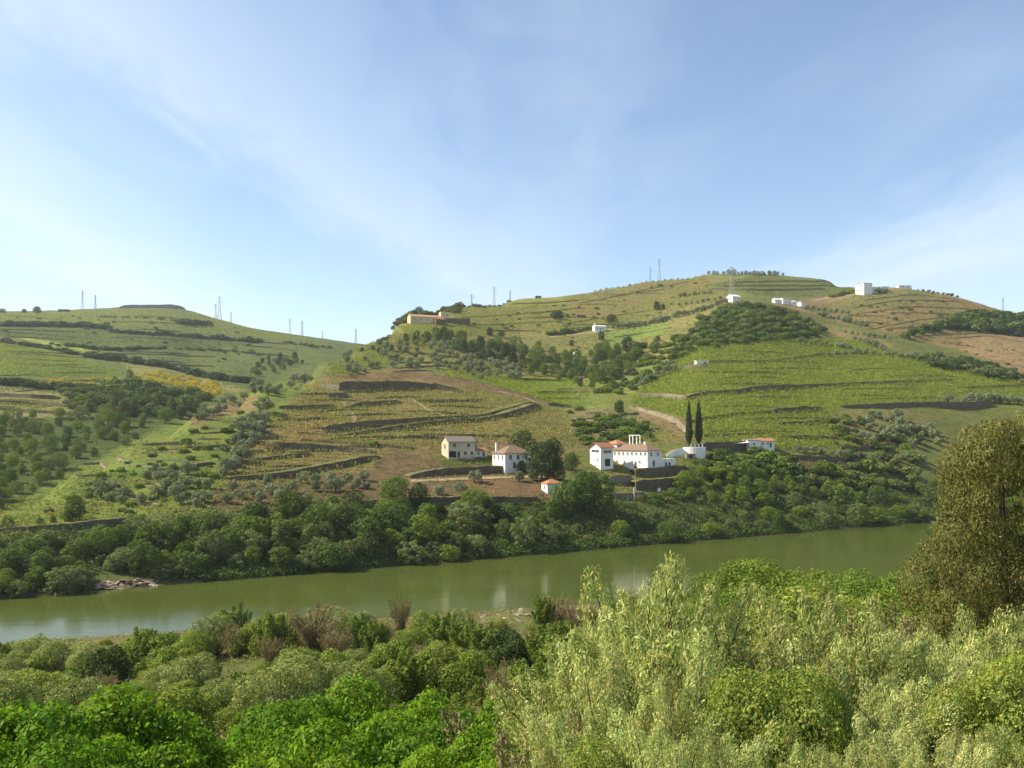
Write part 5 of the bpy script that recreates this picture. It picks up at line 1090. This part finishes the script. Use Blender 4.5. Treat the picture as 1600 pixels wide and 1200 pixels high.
def k_round(mat, n, size, aspect, nl=24, rl=.30, jit_=.5):
    """a rounded shrub of many leafy lumps on a fan of stems"""
    def f(rng, k):
        lb = []; m = MB()
        for q in range(nl):
            t = (q + .5) / nl; th = 2.399 * q + rng.random(); el_ = math.asin(1 - t) ; rr = rng.uniform(.55, 1.0)
            c = np.array([.85 * rr * math.cos(el_) * math.cos(th), .85 * rr * math.cos(el_) * math.sin(th), .30 + 1.32 * rr * math.sin(el_) * rng.uniform(.85, 1.05)]); s_ = rl * rng.uniform(.65, 1.25)
            lb.append((*c, s_, s_, s_ * .9)); m.tube([(0, 0, -.2), c * .5 + np.array([0, 0, .1]), c], [.03, .018, .006], 4)
        return m.mesh('stems', BARK), crown_mesh('foliage', lb, n, size, LM[mat], rng, jit_, aspect, .35, None, .28, .75)
    return f
kind('sage_bush', 4, k_near('sage', 56000, .034, .30, True, 1.25, .8, .24, 36, 1.9, .25))
kind('fresh_bush', 2, k_round('fresh', 42000, .034, .5, 34, .30))
kind('bramble_bush', 4, k_round('bramble', 30000, .042, .74, 30, .33))
kind('willow_shrub', 3, k_round('pale', 9000, .07, .4, 26, .32))
kind('leafy_shrub', 3, k_near('bright', 10000, .062, .55, False, .85, .7, .25, 20, 1.9, .24))
kind('green_thicket', 3, k_round('bright', 9000, .075, .55, 24, .34))
kind('straw_shrub', 2, k_near('dry', 9000, .05, .3, True, .95, .6, .25, 30, 1.9, .2))
kind('dark_thicket', 2, k_round('dark', 8000, .08, .6, 24, .34))
kind('tall_thicket', 3, k_round('bright', 34000, .028, .6, 42, .26))
kind('pale_shrub', 3, k_round('fresh', 9000, .07, .5, 26, .32))
def near(kd, u, d, ytop, label, cat='bush', group=None, wide=1.0, name=None, hmax=13):
    X = (u - 800) / F * d; z = float(ground(X, d)); h = min(max(CAMZ + (HZ - ytop) / F * d - z, .8), hmax); tr, cr = KINDS[kd][int(R.integers(len(KINDS[kd])))]
    o = bpy.data.objects.new(name or kd, None); COL.objects.link(o); link('stems', tr, o); link('foliage', cr, o)
    s = h / 1.95; o.location = (X, d, z); o.rotation_euler = (R.normal() * .05, R.normal() * .05, R.random() * 6.28); o.scale = (s * wide, s * wide, s); tag(o, label, cat, group); return o
# big tamarisk at the right edge
o = plant('tamarisk_tree', (1570 - 800) / F * 36, 36, 12.6, 'big brown-green feathery tree at the right edge of the near bank', 'tree', None, .88)
o.location.z = CAMZ + (HZ - 652) / F * 36 - 12.4
# shrubs by the near water, mid-ground
MID = [ # kind, u, distance, top row, width
 ('willow_shrub', 50, 105, 984, 1.3), ('willow_shrub', 90, 98, 990, 1.4), ('willow_shrub', 140, 92, 992, 1.3), ('dark_thicket', 168, 86, 1002, 1.0), ('willow_shrub', 20, 92, 1010, 1.2), ('pale_shrub', 215, 92, 975, 1.2), ('leafy_shrub', 228, 90, 972, .9), ('green_thicket', 255, 88, 978, 1.2), ('pale_shrub', 285, 84, 980, 1.2), ('willow_shrub', 300, 78, 1000, 1.1),
 ('leafy_shrub', 370, 112, 938, .9), ('willow_shrub', 335, 108, 948, 1.0), ('straw_shrub', 372, 104, 962, 1.1), ('pale_shrub', 400, 104, 955, 1.0), ('leafy_shrub', 430, 102, 950, 1.1), ('straw_shrub', 420, 96, 985, 1.0), ('straw_shrub', 492, 108, 930, 1.3), ('willow_shrub', 515, 116, 927, 1.2), ('straw_shrub', 525, 100, 968, 1.2), ('leafy_shrub', 565, 106, 955, 1.0),
 ('straw_shrub', 627, 124, 918, .7), ('straw_shrub', 600, 110, 962, 1.2), ('leafy_shrub', 585, 98, 968, 1.1), ('pale_shrub', 640, 100, 972, 1.2), ('green_thicket', 610, 88, 985, 1.3), ('leafy_shrub', 690, 106, 950, 1.0), ('leafy_shrub', 722, 100, 960, 1.1), ('dark_thicket', 788, 84, 972, 1.1), ('dark_thicket', 808, 80, 985, 1.0), ('leafy_shrub', 755, 92, 968, 1.2),
 ('straw_shrub', 870, 124, 918, 1.1), ('leafy_shrub', 845, 120, 925, .9), ('straw_shrub', 900, 120, 930, 1.0), ('leafy_shrub', 880, 84, 962, 1.3), ('leafy_shrub', 855, 78, 975, 1.1), ('leafy_shrub', 955, 126, 930, .8), ('straw_shrub', 925, 126, 935, .7), ('pale_shrub', 470, 84, 990, 1.2), ('willow_shrub', 470, 66, 1004, 1.3), ('willow_shrub', 440, 58, 1020, 1.2),
 ('pale_shrub', 530, 76, 1000, 1.2), ('pale_shrub', 690, 76, 990, 1.3), ('leafy_shrub', 640, 66, 1010, 1.2), ('willow_shrub', 560, 62, 1018, 1.2), ('green_thicket', 730, 66, 1005, 1.1), ('leafy_shrub', 930, 60, 985, 1.2), ('willow_shrub', 970, 72, 965, 1.2), ('willow_shrub', 350, 60, 1035, 1.1), ('straw_shrub', 790, 60, 1020, 1.1), ('leafy_shrub', 830, 54, 1020, 1.1), ('pale_shrub', 60, 70, 1030, 1.3), ('willow_shrub', 110, 60, 1040, 1.2), ('willow_shrub', 0, 60, 1030, 1.2), ('green_thicket', 190, 56, 1050, 1.2), ('green_thicket', 270, 50, 1060, 1.2),
 ('tall_thicket', 1128, 84, 868, 1.0), ('tall_thicket', 1160, 82, 850, 1.0), ('tall_thicket', 1195, 80, 838, 1.1), ('tall_thicket', 1235, 78, 832, 1.1), ('tall_thicket', 1280, 76, 845, 1.1), ('tall_thicket', 1318, 70, 862, 1.2), ('tall_thicket', 1370, 62, 868, 1.2), ('pale_shrub', 1410, 56, 885, 1.2), ('tall_thicket', 1350, 50, 890, 1.2), ('tall_thicket', 1440, 46, 900, 1.2), ('pale_shrub', 1260, 56, 880, 1.3), ('tall_thicket', 1190, 60, 880, 1.2), ('straw_shrub', 1400, 40, 905, 1.2), ('tall_thicket', 1110, 64, 900, 1.2), ('tall_thicket', 1040, 70, 930, 1.2), ('green_thicket', 1480, 44, 915, 1.2), ('tall_thicket', 1560, 30, 920, 1.2),
]
for i in range(120):
    d_ = R.uniform(34, 128); u_ = R.uniform(-140, 1000 if d_ < 80 else 1080); X_ = (u_ - 800) / F * d_
    if near_inland(X_, d_) < 6: continue
    g_ = float(ground(X_, d_)); h_ = R.uniform(1.4, 3.0); MID.append((['pale_shrub', 'leafy_shrub', 'willow_shrub', 'straw_shrub', 'pale_shrub', 'green_thicket'][int(R.integers(6))], u_, d_, HZ - (g_ + h_ - CAMZ) / d_ * F, 1.4))
MID += [('tall_thicket', 1385, 88, 884, .9), ('tall_thicket', 1428, 78, 892, .9), ('pale_shrub', 1340, 104, 896, 1.2), ('pale_shrub', 1440, 110, 890, 1.3), ('pale_shrub', 1395, 118, 892, 1.3), ('pale_shrub', 1010, 112, 926, 1.2), ('leafy_shrub', 1065, 108, 918, 1.1), ('pale_shrub', 1090, 96, 915, 1.2), ('straw_shrub', 990, 128, 926, 1.0), ('pale_shrub', 1470, 70, 905, 1.1), ('willow_shrub', 720, 122, 944, 1.2), ('pale_shrub', 668, 118, 946, 1.2), ('willow_shrub', 560, 122, 938, 1.1), ('pale_shrub', 300, 104, 972, 1.2), ('pale_shrub', 455, 112, 945, 1.2)]
WORD = {'willow_shrub': 'grey-green willow shrub', 'leafy_shrub': 'light green shrub', 'green_thicket': 'mid green thicket', 'straw_shrub': 'straw-coloured shrub', 'dark_thicket': 'dark glossy thicket', 'pale_shrub': 'pale yellow-green shrub', 'tall_thicket': 'tall bright green thicket'}
def zone_near(u, d): return ('far left of the near shore' if u < 320 else 'beside the tan clump' if u < 560 else 'middle of the near shore' if u < 830 else 'by the stony shore' if u < 1000 else 'before the river bend') + (', waterside' if d > 95 else ', uphill' if d < 70 else '')
seen = {}
for kd, u, d, yt, wd in MID:
    z_ = zone_near(u, d); key = (kd, z_); seen[key] = seen.get(key, 0) + 1
cnt = {}
for kd, u, d, yt, wd in sorted(MID, key=lambda t: t[1]):
    z_ = zone_near(u, d); key = (kd, z_); cnt[key] = cnt.get(key, 0) + 1
    lab = f'{WORD[kd]}, {z_}' if seen[key] == 1 else f'{WORD[kd]}, {z_}, {ORD[cnt[key] - 1]} from the left'
    near(kd, u, d, yt, lab, 'bush', 'shrubs of the near bank', wd)
# bushes right below the train: bramble in the left half, pale sage in the right half
BR = [(-220, 12, 1050), (-140, 13, 1045), (-110, 9, 1100), (-60, 13, 1040), (20, 14, 1040), (90, 13, 1036), (160, 14, 1040), (240, 15, 1044), (300, 16, 1075), (40, 9.5, 1090), (140, 10, 1100), (240, 10.5, 1110), (375, 22, 1032), (360, 15, 1095), (430, 17, 1078), (480, 19, 1062), (540, 20, 1045), (590, 20, 1032), (640, 19, 1030), (700, 18, 1030), (745, 18, 1032), (500, 14, 1090), (580, 13, 1080), (660, 13, 1085), (440, 11, 1130), (540, 10, 1140), (640, 10, 1135), (740, 12, 1080), (720, 9.5, 1140), (340, 10, 1140), (800, 16, 1075), (830, 11, 1130), (0, 8, 1130)]
for i, (u, d, yt) in enumerate(sorted(BR)):
    tier = 'nearest the train' if d < 11 else 'in the middle of the thicket' if d < 15 else 'at the back of the thicket'
    cnt[tier] = cnt.get(tier, 0) + 1
    near('bramble_bush', u, d, yt + 10 + R.normal() * 14, f'vivid green bramble bush {tier}, {ORD[cnt[tier] - 1]} from the left', 'bush', 'vivid green bramble thicket', .80)
SG = [(992, 12, 840), (1022, 12, 812), (1052, 11.5, 820), (1080, 11, 850), (965, 10, 950), (940, 9, 1040), (1085, 9.5, 975), (1135, 11, 950), (1175, 12, 885), (1212, 12, 856), (1255, 11.5, 874), (1300, 11, 905), (1350, 11, 935), (1405, 11, 925), (1460, 11, 950), (1520, 11.5, 955), (1570, 12, 930), (1620, 12, 915), (1010, 8.5, 1000), (1080, 8, 1035), (1150, 9, 1010), (1225, 8.5, 960), (1300, 9, 990), (1370, 8.5, 1010), (1440, 9, 985), (1520, 8.5, 1020), (1600, 8.5, 975), (960, 7.5, 1100), (1045, 7, 1095), (1130, 6.8, 1120), (1215, 7.2, 1080), (1300, 6.8, 1105), (1385, 7, 1115), (1470, 6.8, 1090), (1560, 7, 1110), (1640, 7, 1080), (905, 8, 1130), (1680, 9, 960)]
for i, (u, d, yt) in enumerate(sorted(SG)):
    tier = 'nearest the train' if d < 7.5 else 'in the middle of the mass' if d < 10 else 'at the back of the mass'
    key = 's' + tier; cnt[key] = cnt.get(key, 0) + 1
    near('sage_bush' if i % 4 != 2 or d > 10 else 'fresh_bush', u, d, yt + R.normal() * 14, f'{"pale sage-green feathery" if i % 4 != 2 or d > 10 else "yellow-green leafy"} bush {tier}, {ORD[cnt[key] - 1]} from the left', 'bush', 'pale sage bushes by the track', .74)
near('straw_shrub', 815, 13, 1050, 'brown dry bush between the bramble thicket and the sage bushes', 'bush', None, 1.1)
near('straw_shrub', 845, 9, 1090, 'twiggy brown bush at the edge of the sage bushes', 'bush', None, 1.0)
# weeds on the near bank
n = 26000; Yn = R.uniform(6, 165, n) ; un = R.uniform(-80, 1700, n); Xn = (un - 800) / F * Yn; k = (near_inland(Xn, Yn) > 1.5); Xn, Yn = Xn[k], Yn[k]; Zn = ground(Xn, Yn)
clumps('rough_grass', Xn, Yn, Zn, 6, .25, .5, .30, 'grass', 'rough grass and weeds on the near bank', 'grass', aspect=.3)

# ------------------------------------------------------------------ haze
m = Mat('haze_air'); pv = m.n('ShaderNodeVolumePrincipled'); pv.inputs['Color'].default_value = (.86, .92, 1.0, 1); pv.inputs['Density'].default_value = .00007; pv.inputs['Anisotropy'].default_value = .25
m.l(pv.outputs[0], m.out.inputs['Volume'])
hz = MB().box(-2700, 5200, -90, 2750, -6.5, 330).build('haze', m.m); tag(hz, 'thin pale haze filling the valley air', 'haze', kind='stuff')
